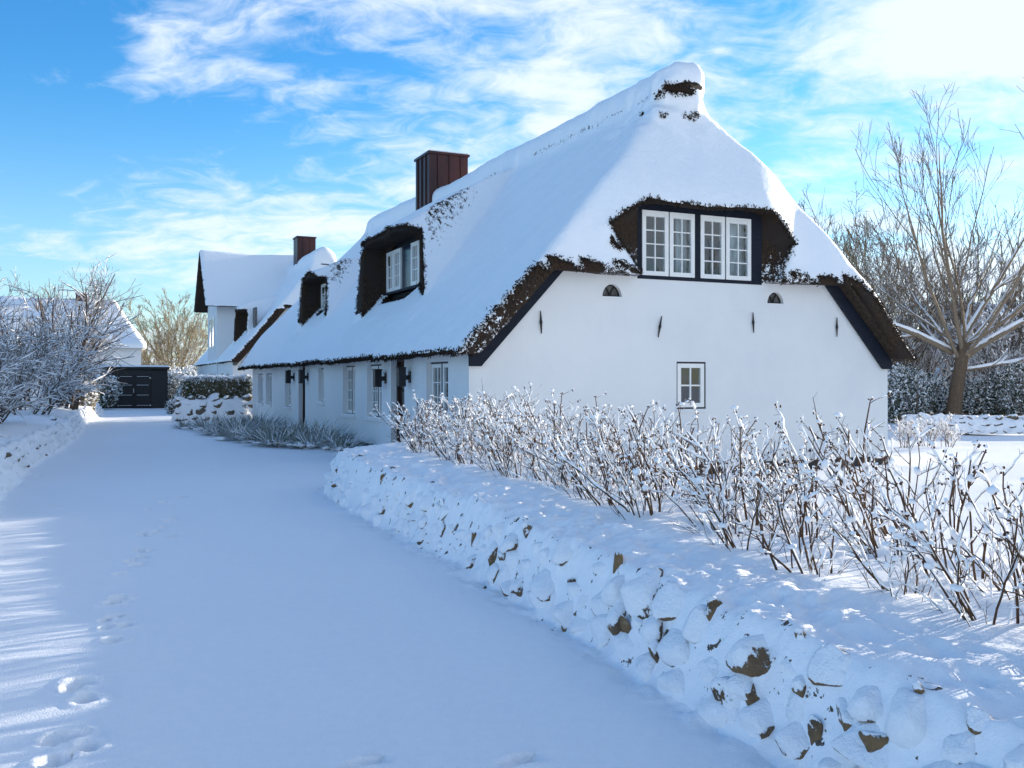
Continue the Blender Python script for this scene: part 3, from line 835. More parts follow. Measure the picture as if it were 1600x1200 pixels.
roof_c.build(0.06, cottage, cottage_snow)

def wall_with_holes(name, parent, poly_top, a0, a1, z0, holes, thick, axis, mat, inner=True):
    """a wall in the plane axis='gable' (a = x, outward = -y) or 'side' (a = y, outward = -x); poly_top(a) gives the height; holes (a0,a1,z0,z1)"""
    A = sorted(set([a0, a1] + [h[0] for h in holes] + [h[1] for h in holes] + list(np.arange(a0, a1, 0.5))))
    A = [a for a in A if a0 <= a <= a1]
    Z = sorted(set([z0] + [h[2] for h in holes] + [h[3] for h in holes]))
    v, f = [], []
    def pt(a, n, z): return (a, -n, z) if axis == 'gable' else (-n, a, z)
    def quad(p): 
        b = len(v); v.extend(p); f.append(tuple(range(b, b + len(p))))
    for i in range(len(A) - 1):
        l, r = A[i], A[i + 1]
        if r - l < 1e-6: continue
        tl, tr = poly_top(l), poly_top(r)
        zz = [q for q in Z if q < min(tl, tr)]
        for j in range(len(zz)):
            b = zz[j]
            last = j == len(zz) - 1
            cz = (b + (zz[j + 1] if not last else min(tl, tr))) / 2
            if any(h[0] - 1e-6 <= l and r <= h[1] + 1e-6 and h[2] < cz < h[3] for h in holes): continue
            if last: quad([pt(l, 0, b), pt(r, 0, b), pt(r, 0, tr), pt(l, 0, tl)])
            else: quad([pt(l, 0, b), pt(r, 0, b), pt(r, 0, zz[j + 1]), pt(l, 0, zz[j + 1])])
    for (l, r, b, t) in holes:                              # reveals
        quad([pt(l, 0, b), pt(l, -thick, b), pt(l, -thick, t), pt(l, 0, t)])
        quad([pt(r, 0, b), pt(r, -thick, b), pt(r, -thick, t), pt(r, 0, t)])
        quad([pt(l, 0, b), pt(r, 0, b), pt(r, -thick, b), pt(l, -thick, b)])
        quad([pt(l, 0, t), pt(r, 0, t), pt(r, -thick, t), pt(l, -thick, t)])
    me = bpy.data.meshes.new(name); me.from_pydata(v, [], f); me.update(); me.materials.append(mat)
    return link(name, me, parent)
def axbox(mb, axis, a0, a1, n0, n1, z0, z1):
    """box given along the wall (a), outward (n) and up (z)"""
    if axis == 'gable': mb.box(a0, a1, -n1, -n0, z0, z1)
    else: mb.box(-n1, -n0, a0, a1, z0, z1)
    return mb
def make_window(parent, axis, a0, a1, z0, z1, n, cols, rows, fw=0.07, bar=0.022, dep=0.06, frame_mat=None, name='window', mid=False, panes=True, toprail=None):
    """a casement: frame part with its glazing bars and panes; n = outward position of its face"""
    f = MB(); tr = toprail or fw
    axbox(f, axis, a0, a0 + fw, n - dep, n, z0, z1); axbox(f, axis, a1 - fw, a1, n - dep, n, z0, z1)
    axbox(f, axis, a0 + fw, a1 - fw, n - dep, n - .002, z0, z0 + fw); axbox(f, axis, a0 + fw, a1 - fw, n - dep, n - .002, z1 - tr, z1)
    w = f.build(name, frame_mat or M['white'], parent)
    gx0, gx1, gz0, gz1 = a0 + fw, a1 - fw, z0 + fw, z1 - tr
    for c in range(1, cols):
        a = gx0 + (gx1 - gx0) * c / cols
        axbox(MB(), axis, a - bar / 2, a + bar / 2, n - dep * .75, n - .012, gz0, gz1).build('glazing_bar', frame_mat or M['white'], w)
    for r_ in range(1, rows):
        z = gz0 + (gz1 - gz0) * r_ / rows
        axbox(MB(), axis, gx0, gx1, n - dep * .72, n - .015, z - bar / 2, z + bar / 2).build('glazing_bar', frame_mat or M['white'], w)
    nc, nr = (cols, rows) if panes else (1, 1)
    for c in range(nc):
        for r_ in range(nr):
            l, r2 = gx0 + (gx1 - gx0) * c / nc, gx0 + (gx1 - gx0) * (c + 1) / nc
            b, t = gz0 + (gz1 - gz0) * r_ / nr, gz0 + (gz1 - gz0) * (r_ + 1) / nr
            axbox(MB(), axis, l, r2, n - dep * .55, n - dep * .55 + .006, b, t).build('pane', M['glass'], w)
    return w
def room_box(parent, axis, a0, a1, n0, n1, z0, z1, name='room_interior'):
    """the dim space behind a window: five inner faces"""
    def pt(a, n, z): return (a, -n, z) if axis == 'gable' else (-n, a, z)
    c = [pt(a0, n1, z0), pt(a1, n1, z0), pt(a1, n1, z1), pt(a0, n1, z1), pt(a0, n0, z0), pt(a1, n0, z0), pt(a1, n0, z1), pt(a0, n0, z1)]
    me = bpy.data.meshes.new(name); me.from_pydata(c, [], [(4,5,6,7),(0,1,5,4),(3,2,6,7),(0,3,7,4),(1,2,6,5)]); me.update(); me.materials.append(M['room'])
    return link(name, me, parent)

# gable wall
def gable_top(x):
    ax = min(x, W - x)
    z = 2.06 + 1.07 * ax
    return min(z, 3.78) if not (3.52 <= x <= 6.53) else 3.585
gw = (4.43, 5.135, 1.04, 1.98)
xs_ = sorted(set(list(np.arange(0, W, 0.25)) + [1.607, W - 1.607, 3.519, 3.521, 6.529, 6.531, W]))
wall_g = wall_with_holes('wall', cottage, gable_top, 0.0, W, -0.6, [gw, (2.90, 3.22, 3.10, 3.32), (6.63, 6.95, 3.10, 3.32)], 0.24, 'gable', M['plaster'])
bpy.data.objects.remove(wall_g, do_unlink=True)
def gable_wall():
    """built with arched vent openings"""
    import bmesh
    holes = [gw]
    v = []; e = []
    def loop(pts):
        b = len(v); v.extend([(p[0], 0, p[1]) for p in pts]); n = len(pts)
        e.extend([(b + i, b + (i + 1) % n) for i in range(n)])
    zl = 3.76
    xa = (zl - 2.06) / 1.07
    loop([(0, -0.6), (W, -0.6), (W, 2.06), (W - xa, zl), (6.53, zl), (6.53, 3.585), (3.52, 3.585), (3.52, zl), (xa, zl), (0, 2.06)])
    loop([(gw[0], gw[2]), (gw[1], gw[2]), (gw[1], gw[3]), (gw[0], gw[3])])
    arcs = []
    for cx in (2.955, 6.90):
        zb = 3.215
        a = [(cx - .215, zb)] + [(cx - .215 * math.cos(t), zb + .235 * math.sin(t)) for t in np.linspace(0, math.pi, 13)[1:-1]] + [(cx + .215, zb)]
        arcs.append(a); loop(a)
    bm = bmesh.new(); bv = [bm.verts.new(p) for p in v]; be = [bm.edges.new((bv[a], bv[b])) for a, b in e]
    bmesh.ops.triangle_fill(bm, edges=be, use_beauty=True, use_dissolve=False)
    # reveals
    for pts in arcs + [[(gw[0], gw[2]), (gw[1], gw[2]), (gw[1], gw[3]), (gw[0], gw[3])]]:
        n = len(pts)
        for i in range(n):
            p, q = pts[i], pts[(i + 1) % n]
            bm.faces.new([bm.verts.new(c) for c in ((p[0], 0, p[1]), (q[0], 0, q[1]), (q[0], .24, q[1]), (p[0], .24, p[1]))])
    me = bpy.data.meshes.new('wall'); bm.to_mesh(me); bm.free(); me.materials.append(M['plaster'])
    link('wall', me, cottage)
    for cx in (2.955, 6.90):                                 # the arched vents with their crossed bars
        zb = 3.215
        mb = MB(); mb.prism([(cx + .225 * math.cos(t), zb - .01 + .245 * math.sin(t)) for t in np.linspace(0, math.pi, 13)], 1, 0.12, 0.16)
        vt = mb.build('vent', M['grey_wood'], cottage)
        def bent(c0, sgn):
            P = np.array([[[cx + sgn * (.20 * math.cos(t) - .215), .10, zb + .02 + .20 * math.sin(t)] for t in np.linspace(0.0, math.pi * .46, 6)]])
            vv, qq = tubes(P, np.full((1, 6), .014), 5); mesh_np('vent_bar', vv, qq, M['iron'], vt)
        bent(0, 1); bent(0, -1)
        P = np.array([[[cx - .20 * math.cos(t), .095, zb + .012 + .215 * math.sin(t)] for t in np.linspace(0, math.pi, 13)]])
        vv, qq = tubes(P, np.full((1, 13), .016), 5); mesh_np('vent_bar', vv, qq, M['iron'], vt)
        MB().box(cx - .21, cx + .21, .09, .12, zb, zb + .03).build('vent_bar', M['iron'], vt)
gable_wall()
# the plinth, a little proud of the wall
MB().box(-.02, W + .02, -.025, .2, -.7, -.07).build('plinth', M['plinth'], cottage)
MB().box(-.025, .2, .22, L, -.7, 0.10).build('plinth', M['plinth'], cottage)
# ground floor gable window in its dark surround
sf = MB()
a0, a1, z0, z1 = gw
axbox(sf, 'gable', a0, a1, -.09, -.02, z1 - .035, z1); axbox(sf, 'gable', a0, a1, -.09, -.02, z0, z0 + .03)
axbox(sf, 'gable', a0, a0 + .03, -.09, -.022, z0 + .03, z1 - .035); axbox(sf, 'gable', a1 - .03, a1, -.09, -.022, z0 + .03, z1 - .035)
sf.build('window_surround', M['black'], cottage)
make_window(cottage, 'gable', a0 + .032, a1 - .032, z0 + .032, z1 - .037, -.015, 2, 2, fw=.085, bar=.03)
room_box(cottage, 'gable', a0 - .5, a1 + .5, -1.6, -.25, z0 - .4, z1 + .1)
axbox(MB(), 'gable', a0 - .02, a1 + .02, -.02, .035, z0 - .07, z0 - .004).build('window_sill', M['plaster'], cottage)
# gable hood windows
cs_ = MB()
axbox(cs_, 'gable', 3.50, 6.56, -.14, -.07, 3.585, 5.12)         # dark casing board behind
casing = None
fr = MB()
for (l, r_) in ((3.52, 3.615), (4.225, 4.25), (4.845, 4.99), (5.585, 5.615), (6.245, 6.53)):
    axbox(fr, 'gable', l, r_, -.10, .01, 3.60, 5.06)
axbox(fr, 'gable', 3.50, 6.56, -.10, .005, 4.925, 5.10); axbox(fr, 'gable', 3.52, 6.53, -.10, .015, 3.588, 3.655)
fr.build('dormer_casing', M['navy'], cottage)
for (l, r_) in ((3.617, 4.223), (4.252, 4.843), (4.992, 5.583), (5.617, 6.243)):
    make_window(cottage, 'gable', l, r_, 3.657, 4.922, .03, 2, 4, fw=.085, bar=.022, dep=.07, toprail=.115)
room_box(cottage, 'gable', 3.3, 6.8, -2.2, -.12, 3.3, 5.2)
def curtain(parent, axis, a0, a1, n, z0, z1, folds=5):
    k = 24; t = np.linspace(0, 1, k); a = a0 + (a1 - a0) * t; nn = n + .025 * np.sin(t * folds * 2 * np.pi)
    lo = np.stack([a, nn, np.full(k, z0)], 1); hi = np.stack([a, nn, np.full(k, z1)], 1)
    v = np.concatenate([lo, hi]); 
    if axis == 'gable': v = np.stack([v[:, 0], -v[:, 1], v[:, 2]], 1)
    else: v = np.stack([-v[:, 1], v[:, 0], v[:, 2]], 1)
    i = np.arange(k - 1); q = np.stack([i, i + 1, i + 1 + k, i + k], 1)
    return mesh_np('curtain', v, q, M['curtain'], parent, True)
curtain(cottage, 'gable', 4.55, 4.82, -.22, 3.6, 5.0, 3); curtain(cottage, 'gable', 5.78, 6.25, -.22, 3.6, 5.0, 5); curtain(cottage, 'gable', 3.62, 3.80, -.24, 3.6, 5.0, 2)
# bargeboards under the verge
for sgn in (0, 1):
    def q(x, z): return (x if sgn == 0 else W - x, z)
    pts = [q(-.02, 2.04), q(-.02, 1.86), q(.20, 1.86), q(1.93, 3.73), q(1.60, 3.76)]
    MB().prism(pts, 1, -.10, -.025).build('bargeboard', M['navy'], cottage)
    pts = [q(-.06, 2.10), q(-.06, 2.03), q(1.62, 3.74), q(1.66, 3.90)]
    MB().prism(pts, 1, -.34, -.10).build('verge_soffit', M['thatch'], cottage)
# wall anchors
for x, zc in ((1.42, 2.68), (4.02, 2.66), (6.30, 2.80), (8.55, 2.76)):
    k = 9; t = np.linspace(-1, 1, k)
    tilt = {4.02: .035, 8.55: .0}.get(x, -.008)
    P = np.array([np.stack([x + tilt * t * 1.2, np.full(k, -.03), zc + .21 * t], 1)])
    rr = np.array([[.010, .013, .016, .019, .030, .019, .016, .013, .008]])
    vv, qq = tubes(P, rr, 6); mesh_np('wall_anchor', vv, qq, M['iron'], cottage, True)
# long wall towards the lane, with its openings
side_open = [(20.60, 21.70, .72, 1.87, 'w2', 0), (18.85, 20.0, .72, 1.87, 'w2', 0), (15.45, 16.45, .71, 1.97, 'w2', 0), (13.35, 14.30, -.05, 2.07, 'd', 0),
             (10.95, 11.60, .99, 1.97, 'w1', 0), (7.63, 8.83, .73, 1.99, 'w2', 0), (5.34, 6.53, .73, 1.99, 'w2', 0), (3.67, 4.62, -.05, 2.08, 'd', 0), (1.05, 2.27, .58, 1.97, 'w2', 0)]
wall_with_holes('wall', cottage, lambda a: 2.40, 0.0, L, -0.6, [o[:4] for o in side_open], 0.30, 'side', M['plaster'])
MB().box(0.30, W, L - .3, L - .001, -.6, 2.2).build('wall', M['plaster'], cottage)
MB().prism([(0, 2.06), (W, 2.06), (W - 1.6, 3.7), (1.6, 3.7)], 1, L - .28, L - .002).build('wall', M['plaster'], cottage)
MB().box(W - .3, W - .001, 0.001, L - .3, -.6, 2.3).build('wall', M['plaster'], cottage)
for (a0, a1, z0, z1, kind, _) in side_open:
    if kind == 'd':
        d = axbox(MB(), 'side', a0 + .05, a1 - .05, -.26, -.20, z0, z1 - .02).build('door', M['brown_door'], cottage)
        fr = MB(); axbox(fr, 'side', a0, a0 + .055, -.28, -.13, z0, z1); axbox(fr, 'side', a1 - .055, a1, -.28, -.13, z0, z1); axbox(fr, 'side', a0 + .055, a1 - .055, -.28, -.132, z1 - .06, z1)
        fr.build('door_frame', M['brown_door'], cottage)
        mid = (a0 + a1) / 2
        for (l, r_) in ((a0 + .14, mid - .03), (mid + .03, a1 - .14)):
            for (b, t) in ((.95, 1.35), (1.42, 1.80)):
                axbox(MB(), 'side', l, r_, -.20, -.188, b, t).build('pane', M['glass'], d)
            axbox(MB(), 'side', l, r_, -.20, -.185, .15, .80).build('door_panel', M['brown_door'], d)
        axbox(MB(), 'side', a0 + .10, a0 + .13, -.20, -.13, .98, 1.10).build('handle', M['steel'], d)
    else:
        n = -.11
        tb = MB(); axbox(tb, 'side', a0, a1, n - .08, n + .012, z1 - .035, z1); axbox(tb, 'side', a0, a1, n - .08, n + .012, z0, z0 + .03)
        if kind == 'w2': axbox(tb, 'side', (a0 + a1) / 2 - .02, (a0 + a1) / 2 + .02, n - .08, n + .010, z0 + .03, z1 - .035)
        tb.build('window_surround', M['black'], cottage)
        spans = [(a0 + .01, (a0 + a1) / 2 - .022), ((a0 + a1) / 2 + .022, a1 - .01)] if kind == 'w2' else [(a0 + .01, a1 - .01)]
        for (l, r_) in spans:
            make_window(cottage, 'side', l, r_, z0 + .032, z1 - .037, n, 2, 4 if z1 - z0 > 1.1 else 3, fw=.075, bar=.022, panes=False)
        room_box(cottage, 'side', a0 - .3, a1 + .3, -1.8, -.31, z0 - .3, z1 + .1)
        axbox(MB(), 'side', a0 - .05, a1 + .05, -.10, .05, z0 - .08, z0 - .004).build('window_sill', M['plaster'], cottage)
        axbox(MB(), 'side', a0 - .03, a1 + .03, -.09, .045, z0 - .003, z0 + .02).build('sill_snow', M['snow'], cottage)
for i, (y, z) in enumerate([(14.95, 1.72), (12.95, 1.72), (5.00, 1.66), (3.28, 1.68)]):
    lt = MB(); axbox(lt, 'side', y - .09, y + .09, .12, .28, z - .20, z + .18)
    lo = lt.build('wall_lantern', M['black'], cottage, bevel=.008)
    axbox(MB(), 'side', y - .03, y + .03, .001, .12, z - .06, z + .04).build('bracket', M['black'], lo)
    axbox(MB(), 'side', y - .06, y + .06, .002, .03, z - .12, z + .12).build('wall_plate', M['black'], lo)
    axbox(MB(), 'side', y - .10, y + .10, .11, .29, z + .18, z + .205).build('lantern_cap', M['black'], lo)
# windows of the two roof dormers
def roof_dormer(xw, y0, y1, z0, z1, sashes, panels):
    fr = MB(); axbox(fr, 'side', y0 - .3, y1 + .25, -xw - .18, -xw - .10, z0 - .45, z1 + .3); fr.build('dormer_casing', M['navy'], cottage)
    fr = MB(); axbox(fr, 'side', y0 - .1, y1 + .1, -xw - .098, -xw + .05, z0 - .07, z0 - .002); fr.build('dormer_sill', M['navy'], cottage)
    for (l, r_) in panels: axbox(MB(), 'side', l, r_, -xw - .098, -xw - .02, z0, z1).build('dormer_panel', M['navy_gloss'], cottage)
    for (l, r_) in sashes: make_window(cottage, 'side', l, r_, z0, z1, -xw + .02, 2, 3, fw=.10, bar=.024, dep=.10, panes=True)
M['navy_gloss'] = mat_simple('glossy_navy_panel', (0.008, 0.018, 0.045), 0.12, (0.010, 0.022, 0.055), 3, spec=0.6)
roof_dormer(1.30, 6.42, 9.12, 3.98, 5.06, [(6.44, 7.06), (7.90, 8.50), (8.52, 9.12)], [(7.07, 7.89)])
roof_dormer(1.30, 15.85, 16.75, 3.98, 4.90, [(15.88, 16.70)], [])
# chimney clad in seamed copper
ch = MB(); ch.box(4.40, 5.80, 14.4, 15.8, 6.6, 9.30); chim = ch.build('chimney', M['copper'], cottage)
for k in range(3):
    x = 4.40 + 1.4 * (k + .75) / 3.4
    MB().box(x - .014, x + .014, 14.36, 14.4, 6.8, 9.24).build('standing_seam', M['copper'], chim)
    y = 14.4 + 1.4 * (k + .75) / 3.4
    MB().box(4.36, 4.40, y - .014, y + .014, 6.8, 9.24).build('standing_seam', M['copper'], chim)
MB().box(4.35, 5.85, 14.35, 15.85, 9.25, 9.33).build('chimney_cap', M['copper'], chim)
MB().box(4.40, 5.80, 14.40, 15.80, 9.331, 9.375).build('snow_cap', M['snow'], chim)
# ------------------------------------------------------------------ the neighbouring thatched house
nb = tag(empty('thatched_house', (-13.55, 46.0, 0.1), HG), 'smaller thatched white house with a tall cross gable, behind the hedge', 'house')
W2, L2 = 9.2, 15.0
roof_n = Roof(W2, L2, 2.72, 1.20, 5.2, 2.6, eave_z=2.42, t=0.30, wing=(7.3, 5.45, 8.75, 1.22, -0.75), cap=0.32, bow=0.0, seed=5, dormers=[(0.55, 1.9, 3.3, 5.25, 2.2)])
roof_n.build(0.10, nb, None, fringe=False)
MB().box(0, W2, 0, .3, -.6, 2.6).build('wall', M['plaster'], nb)
MB().prism([(0, 2.601), (W2, 2.601), (W2 - 2.2, 5.15), (2.2, 5.15)], 1, 0.0, .3).build('wall', M['plaster'], nb)
MB().box(0, .3, .302, L2, -.6, 2.7).build('wall', M['plaster'], nb)
MB().box(-.06, 3.0, 5.35, 9.25, 2.2, 5.6).build('wing_wall', M['plaster'], nb)
MB().prism([(5.36, 5.601), (9.24, 5.601), (7.3, 8.0)], 0, -.06, .3).build('wing_wall', M['plaster'], nb)
MB().box(-.05, .302, 5.355, 9.245, -.6, 2.199).build('wing_wall', M['plaster'], nb)
for sgn in (0,):
    MB().prism([(-.02, 2.46), (-.02, 2.25), (.15, 2.25), (2.45, 5.12), (2.12, 5.15)], 1, -.10, -.02).build('bargeboard', M['grey_wood'], nb)
for (a0, a1, z0, z1) in ((1.2, 2.1, .7, 1.95), (3.2, 4.0, .0, 2.0), (9.6, 10.4, .7, 1.95)):
    make_window(nb, 'side', a0, a1, z0, z1, .03, 2, 3, fw=.09, bar=.04, dep=.06, panes=False)
    axbox(MB(), 'side', a0 + .02, a1 - .02, .001, .003, z0 + .02, z1 - .02).build('dark_window_backing', M['room'], nb)  # flat dark sheet stands in for the unlit room behind the glass
for (a0, a1, z0, z1) in ((6.0, 6.9, .7, 1.95), (7.7, 8.6, .7, 1.95), (6.3, 7.1, 3.3, 5.0), (7.5, 8.3, 3.3, 5.0)):
    make_window(nb, 'side', a0, a1, z0, z1, .10, 2, 3, fw=.09, bar=.04, dep=.03, panes=False)
    axbox(MB(), 'side', a0 + .02, a1 - .02, .062, .066, z0 + .02, z1 - .02).build('dark_window_backing', M['room'], nb)  # dark sheet on the wing wall, coloured like an unlit room
axbox(MB(), 'side', 1.17, 1.9, -1.35, -1.25, 4.0, 5.2).build('dormer_panel', M['grey_wood'], nb)
ch2 = MB().box(4.0, 5.0, 4.2, 5.2, 7.4, 9.35).build('chimney', M['copper'], nb)
MB().box(3.96, 5.04, 4.16, 5.24, 9.30, 9.38).build('chimney_cap', M['copper'], ch2)
for k in range(2):
    MB().box(4.28 + .4 * k, 4.31 + .4 * k, 4.17, 4.2, 7.5, 9.3).build('standing_seam', M['copper'], ch2)

# ------------------------------------------------------------------ far houses
def far_house(name, loc, rz, Wd, Dp, eave, ridge, label, wallmat, chimney=None, ov=.35, hip=0.0):
    t = tag(empty(name, loc, rz), label, 'house')
    MB().box(-Wd / 2, Wd / 2, -Dp / 2, Dp / 2, -.5, eave).build('wall', wallmat, t)
    for sx in ((-1, 1) if not hip else ()):
        MB().prism([(-Dp / 2, eave + .001), (Dp / 2, eave + .001), (0, ridge - .12)], 0, sx * (Wd / 2 - .25), sx * Wd / 2).build('gable', wallmat, t)
    sl = (ridge - eave) / (Dp / 2)
    nu, nv = 40, 24
    for sgn in (-1, 1):
        u = np.linspace(-Wd / 2 - ov, Wd / 2 + ov, nu); v = np.linspace(0, Dp / 2 + ov, nv)
        U, Vv = np.meshgrid(u, v, indexing='ij')
        if hip: U = U * (1 - hip * (1 - Vv / (Dp / 2 + ov)) / (Wd / 2 + ov))
        Zt = ridge + .16 - sl * Vv + .06 * fbm(U * .8, Vv * .8 + sgn, octv=3, seed=91) - .25 * sstep(.0, .5, np.abs(U) - Wd / 2 - ov + .35) * 0
        Zt = Zt - .10 * np.exp(-Vv / .25)
        top = np.stack([U, sgn * Vv, Zt], -1).reshape(-1, 3); bot = np.stack([U, sgn * Vv, ridge - .12 - sl * Vv], -1).reshape(-1, 3)
        ii = np.arange(nu * nv).reshape(nu, nv)
        q = np.stack([ii[:-1, :-1], ii[1:, :-1], ii[1:, 1:], ii[:-1, 1:]], -1).reshape(-1, 4)
        edge = np.concatenate([ii[0, :], ii[1:, -1], ii[-1, -2::-1]]); e2 = np.stack([edge[:-1], edge[1:], edge[1:] + nu * nv, edge[:-1] + nu * nv], 1)
        r0 = mesh_np('roof', bot, q, M['thatch'], t); mesh_np('snow_cover', np.concatenate([top, bot]), [q, e2], M['snow'], r0, True)
    if hip:
        for sx in (-1, 1):
            hx, zz = Wd / 2 + ov, ridge + .10 - sl * (Dp / 2 + ov)
            vv = [(sx * hx, -Dp / 2 - ov, zz), (sx * hx, Dp / 2 + ov, zz), (sx * (hx - hip), 0, ridge + .08), (sx * hx, -Dp / 2 - ov, zz - .25), (sx * hx, Dp / 2 + ov, zz - .25)]
            me = bpy.data.meshes.new('snow_cover'); me.from_pydata(vv, [], [(0, 1, 2), (0, 1, 4, 3)]); me.update(); me.materials.append(M['snow']); link('snow_cover', me, t)
    if chimney:
        x, w, h = chimney
        c = MB().box(x - w / 2, x + w / 2, -w / 2, w / 2, ridge - .8, ridge + h).build('chimney', M['brick'], t)
        MB().box(x - w / 2 - .05, x + w / 2 + .05, -w / 2 - .05, w / 2 + .05, ridge + h, ridge + h + .12).build('snow_cap', M['snow'], c)
    return t
M['brick'] = mat_simple('dark_brick', (0.16, 0.075, 0.05), 0.8, (0.09, 0.05, 0.04), 8, .01, 30)
M['slate_blue'] = mat_simple('pale_blue_render', (0.42, 0.48, 0.55), 0.8)
fh1 = far_house('white_house', (-35.3, 69.0, 0), R(24), 15.0, 9.5, 4.3, 7.6, 'white house with a plain snowy roof behind the black shed', M['plaster'], (3.6, .8, .45), hip=2.0)
fh2 = far_house('distant_house', (37.5, 74.0, 0), R(28), 10.0, 8.0, 3.2, 7.6, 'distant house glimpsed behind the big bare tree', M['slate_blue'], (2, .7, .9))
MB().box(-1.1, -.1, -4.06, -4.0, .9, 2.4).build('window', M['room'], fh2); MB().box(1.2, 2.2, -4.06, -4.0, .9, 2.4).build('window', M['room'], fh2)

# ------------------------------------------------------------------ black shed at the end of the lane
SX, SY = (210 - 800) / F_PX * 55.0, 55.0
shed = tag(empty('garden_shed', (SX, SY, 0.05), R(21.5)), 'flat-roofed black wooden shed with double doors at the end of the lane', 'shed')
MB().box(-1.75, 1.75, .06, 2.9, -.4, 2.22).build('wall', M['black_boards'], shed)
for k in range(15):
    z = -.02 + k * .15
    MB().prism([(.0, z), (.0, z + .012), (.025, z + .148), (.06, z + .148), (.06, z)], 0, -1.74, -.92).build('board', M['black_boards'], shed)
    MB().prism([(.0, z), (.0, z + .012), (.025, z + .148), (.06, z + .148), (.06, z)], 0, .92, 1.74).build('board', M['black_boards'], shed)
for x in (-1.82, 1.74): MB().box(x, x + .08, -.02, .07, -.3, 2.24).build('corner_post', M['grey_wood'] if x > 9 else M['black_boards'], shed)
MB().box(-.92, .92, -.005, .06, 1.86, 2.22).build('lintel', M['black_boards'], shed)
for sx in (-1, 1):
    x0, x1 = sorted((sx * .015, sx * .90))
    d = MB().box(x0, x1, -.02, .055, .0, 1.85).build('door', M['black_boards'], shed)
    for z in (.06, .66, 1.24, 1.74):
        MB().box(x0 + .12, x1 - .12, -.05, -.021, z, z + .055).build('batten', M['black_boards'], d)
        MB().box(x0 + .12, x1 - .12, -.052, -.022, z + .056, z + .071).build('snow_strip', M['snow'], d)
    for xx in (x0 + .05, x1 - .12): MB().box(xx, xx + .07, -.045, -.021, .02, 1.83).build('stile', M['black_boards'], d)
    for z in (.12, 1.72): MB().box(sx * .86 - .04, sx * .86 + .04, -.06, -.046, z - .04, z + .04).build('hinge', M['steel'], d)
MB().box(-.06, -.02, -.10, -.022, .85, 1.10).build('handle', M['steel'], shed)
rf = MB().box(-1.92, 1.92, -.18, 3.05, 2.24, 2.36).build('roof', M['black_boards'], shed)
n_ = 30; U, Vv = np.meshgrid(np.linspace(-1.95, 1.95, n_), np.linspace(-.2, 3.08, n_), indexing='ij')
ed = np.minimum(np.minimum(U + 1.95, 1.95 - U), np.minimum(Vv + .2, 3.08 - Vv))
Zt = 2.362 + .10 * np.sqrt(np.clip(ed / .15, 0, 1)) + .01 * fbm(U * 3, Vv * 3, octv=2)
ii = np.arange(n_ * n_).reshape(n_, n_)
mesh_np('snow_cover', np.stack([U, Vv, Zt], -1).reshape(-1, 3), np.stack([ii[:-1, :-1], ii[1:, :-1], ii[1:, 1:], ii[:-1, 1:]], -1).reshape(-1, 4), M['snow'], rf, True)

# low walls: below the hedge beside the cottage, and at the far side of the garden
free_wall('stone_wall', (-13.4, 37.6), (-10.75, 38.6), 0.95, 0.8, 'short fieldstone wall with bare boulders under the clipped hedge', 0.0, (0.30, 0.62), .75)
free_wall('stone_wall', (13.9, 34.0), (26.0, 30.0), 0.62, 0.9, 'dark-stoned snowy wall across the far side of the garden', -0.2, (0.24, 0.46), .8)
# ================================================================== PLANTS
def grow(rng, st, dr, ln, r0, K, wander, up, taper=0.25, gnarl=0.0):
    """polylines from starts st along dr; up bends them skyward (or down if negative)"""
    N = len(st); P = np.empty((N, K, 3)); P[:, 0] = st; d = unit(dr.copy())
    for k in range(1, K):
        d = unit(d + rng.normal(0, wander, (N, 3)) + np.array([0, 0, up]))
        P[:, k] = P[:, k - 1] + d * (ln / (K - 1))[:, None]
    t = np.linspace(0, 1, K)[None]
    Rr = r0[:, None] * (1 - (1 - taper) * t)
    return P, Rr
def spawn(rng, P, Rr, n, t0, t1, ang0, ang1, lr0, lr1, rr, lens):
    """n children on each polyline"""
    N, K, _ = P.shape
    t = rng.uniform(t0, t1, (N, n)); t.sort(axis=1)
    f = t * (K - 1); i = np.minimum(f.astype(int), K - 2); u = (f - i)[..., None]
    r = np.arange(N)[:, None]
    st = P[r, i] * (1 - u) + P[r, i + 1] * u
    tan = unit(P[r, i + 1] - P[r, i])
    perp = unit(np.cross(tan, unit(rng.normal(size=tan.shape))))
    a = rng.uniform(ang0, ang1, (N, n, 1))
    d = tan * np.cos(a) + perp * np.sin(a)
    rad = (Rr[r, i] * (1 - u[..., 0]) + Rr[r, i + 1] * u[..., 0]) * rr
    ln = lens[:, None] * rng.uniform(lr0, lr1, (N, n)) * (1.15 - 0.6 * t)
    return st.reshape(-1, 3), d.reshape(-1, 3), ln.ravel(), rad.ravel()
def snow_on(rng, P, Rr, thick, sides=5, cover=0.75, lump=0.6):
    """sausages of snow lying along the upper side of twigs"""
    keep = rng.random(len(P)) < cover
    P, Rr = P[keep], Rr[keep]
    N, K, _ = P.shape
    T = P[:, -1] - P[:, 0]; flat = np.hypot(T[:, 0], T[:, 1]) / (np.linalg.norm(T, axis=1) + 1e-9)
    th = thick * (0.35 + 0.9 * flat)[:, None] * (1 + lump * rng.normal(0, 1, (N, K))).clip(.15, 2.4)
    th[:, 0] *= .3; th[:, -1] *= .5
    rad = th * 0.55 + Rr * 0.35
    Q = P.copy(); Q[..., 2] += Rr + rad * 0.55
    return tubes(Q, rad, sides)
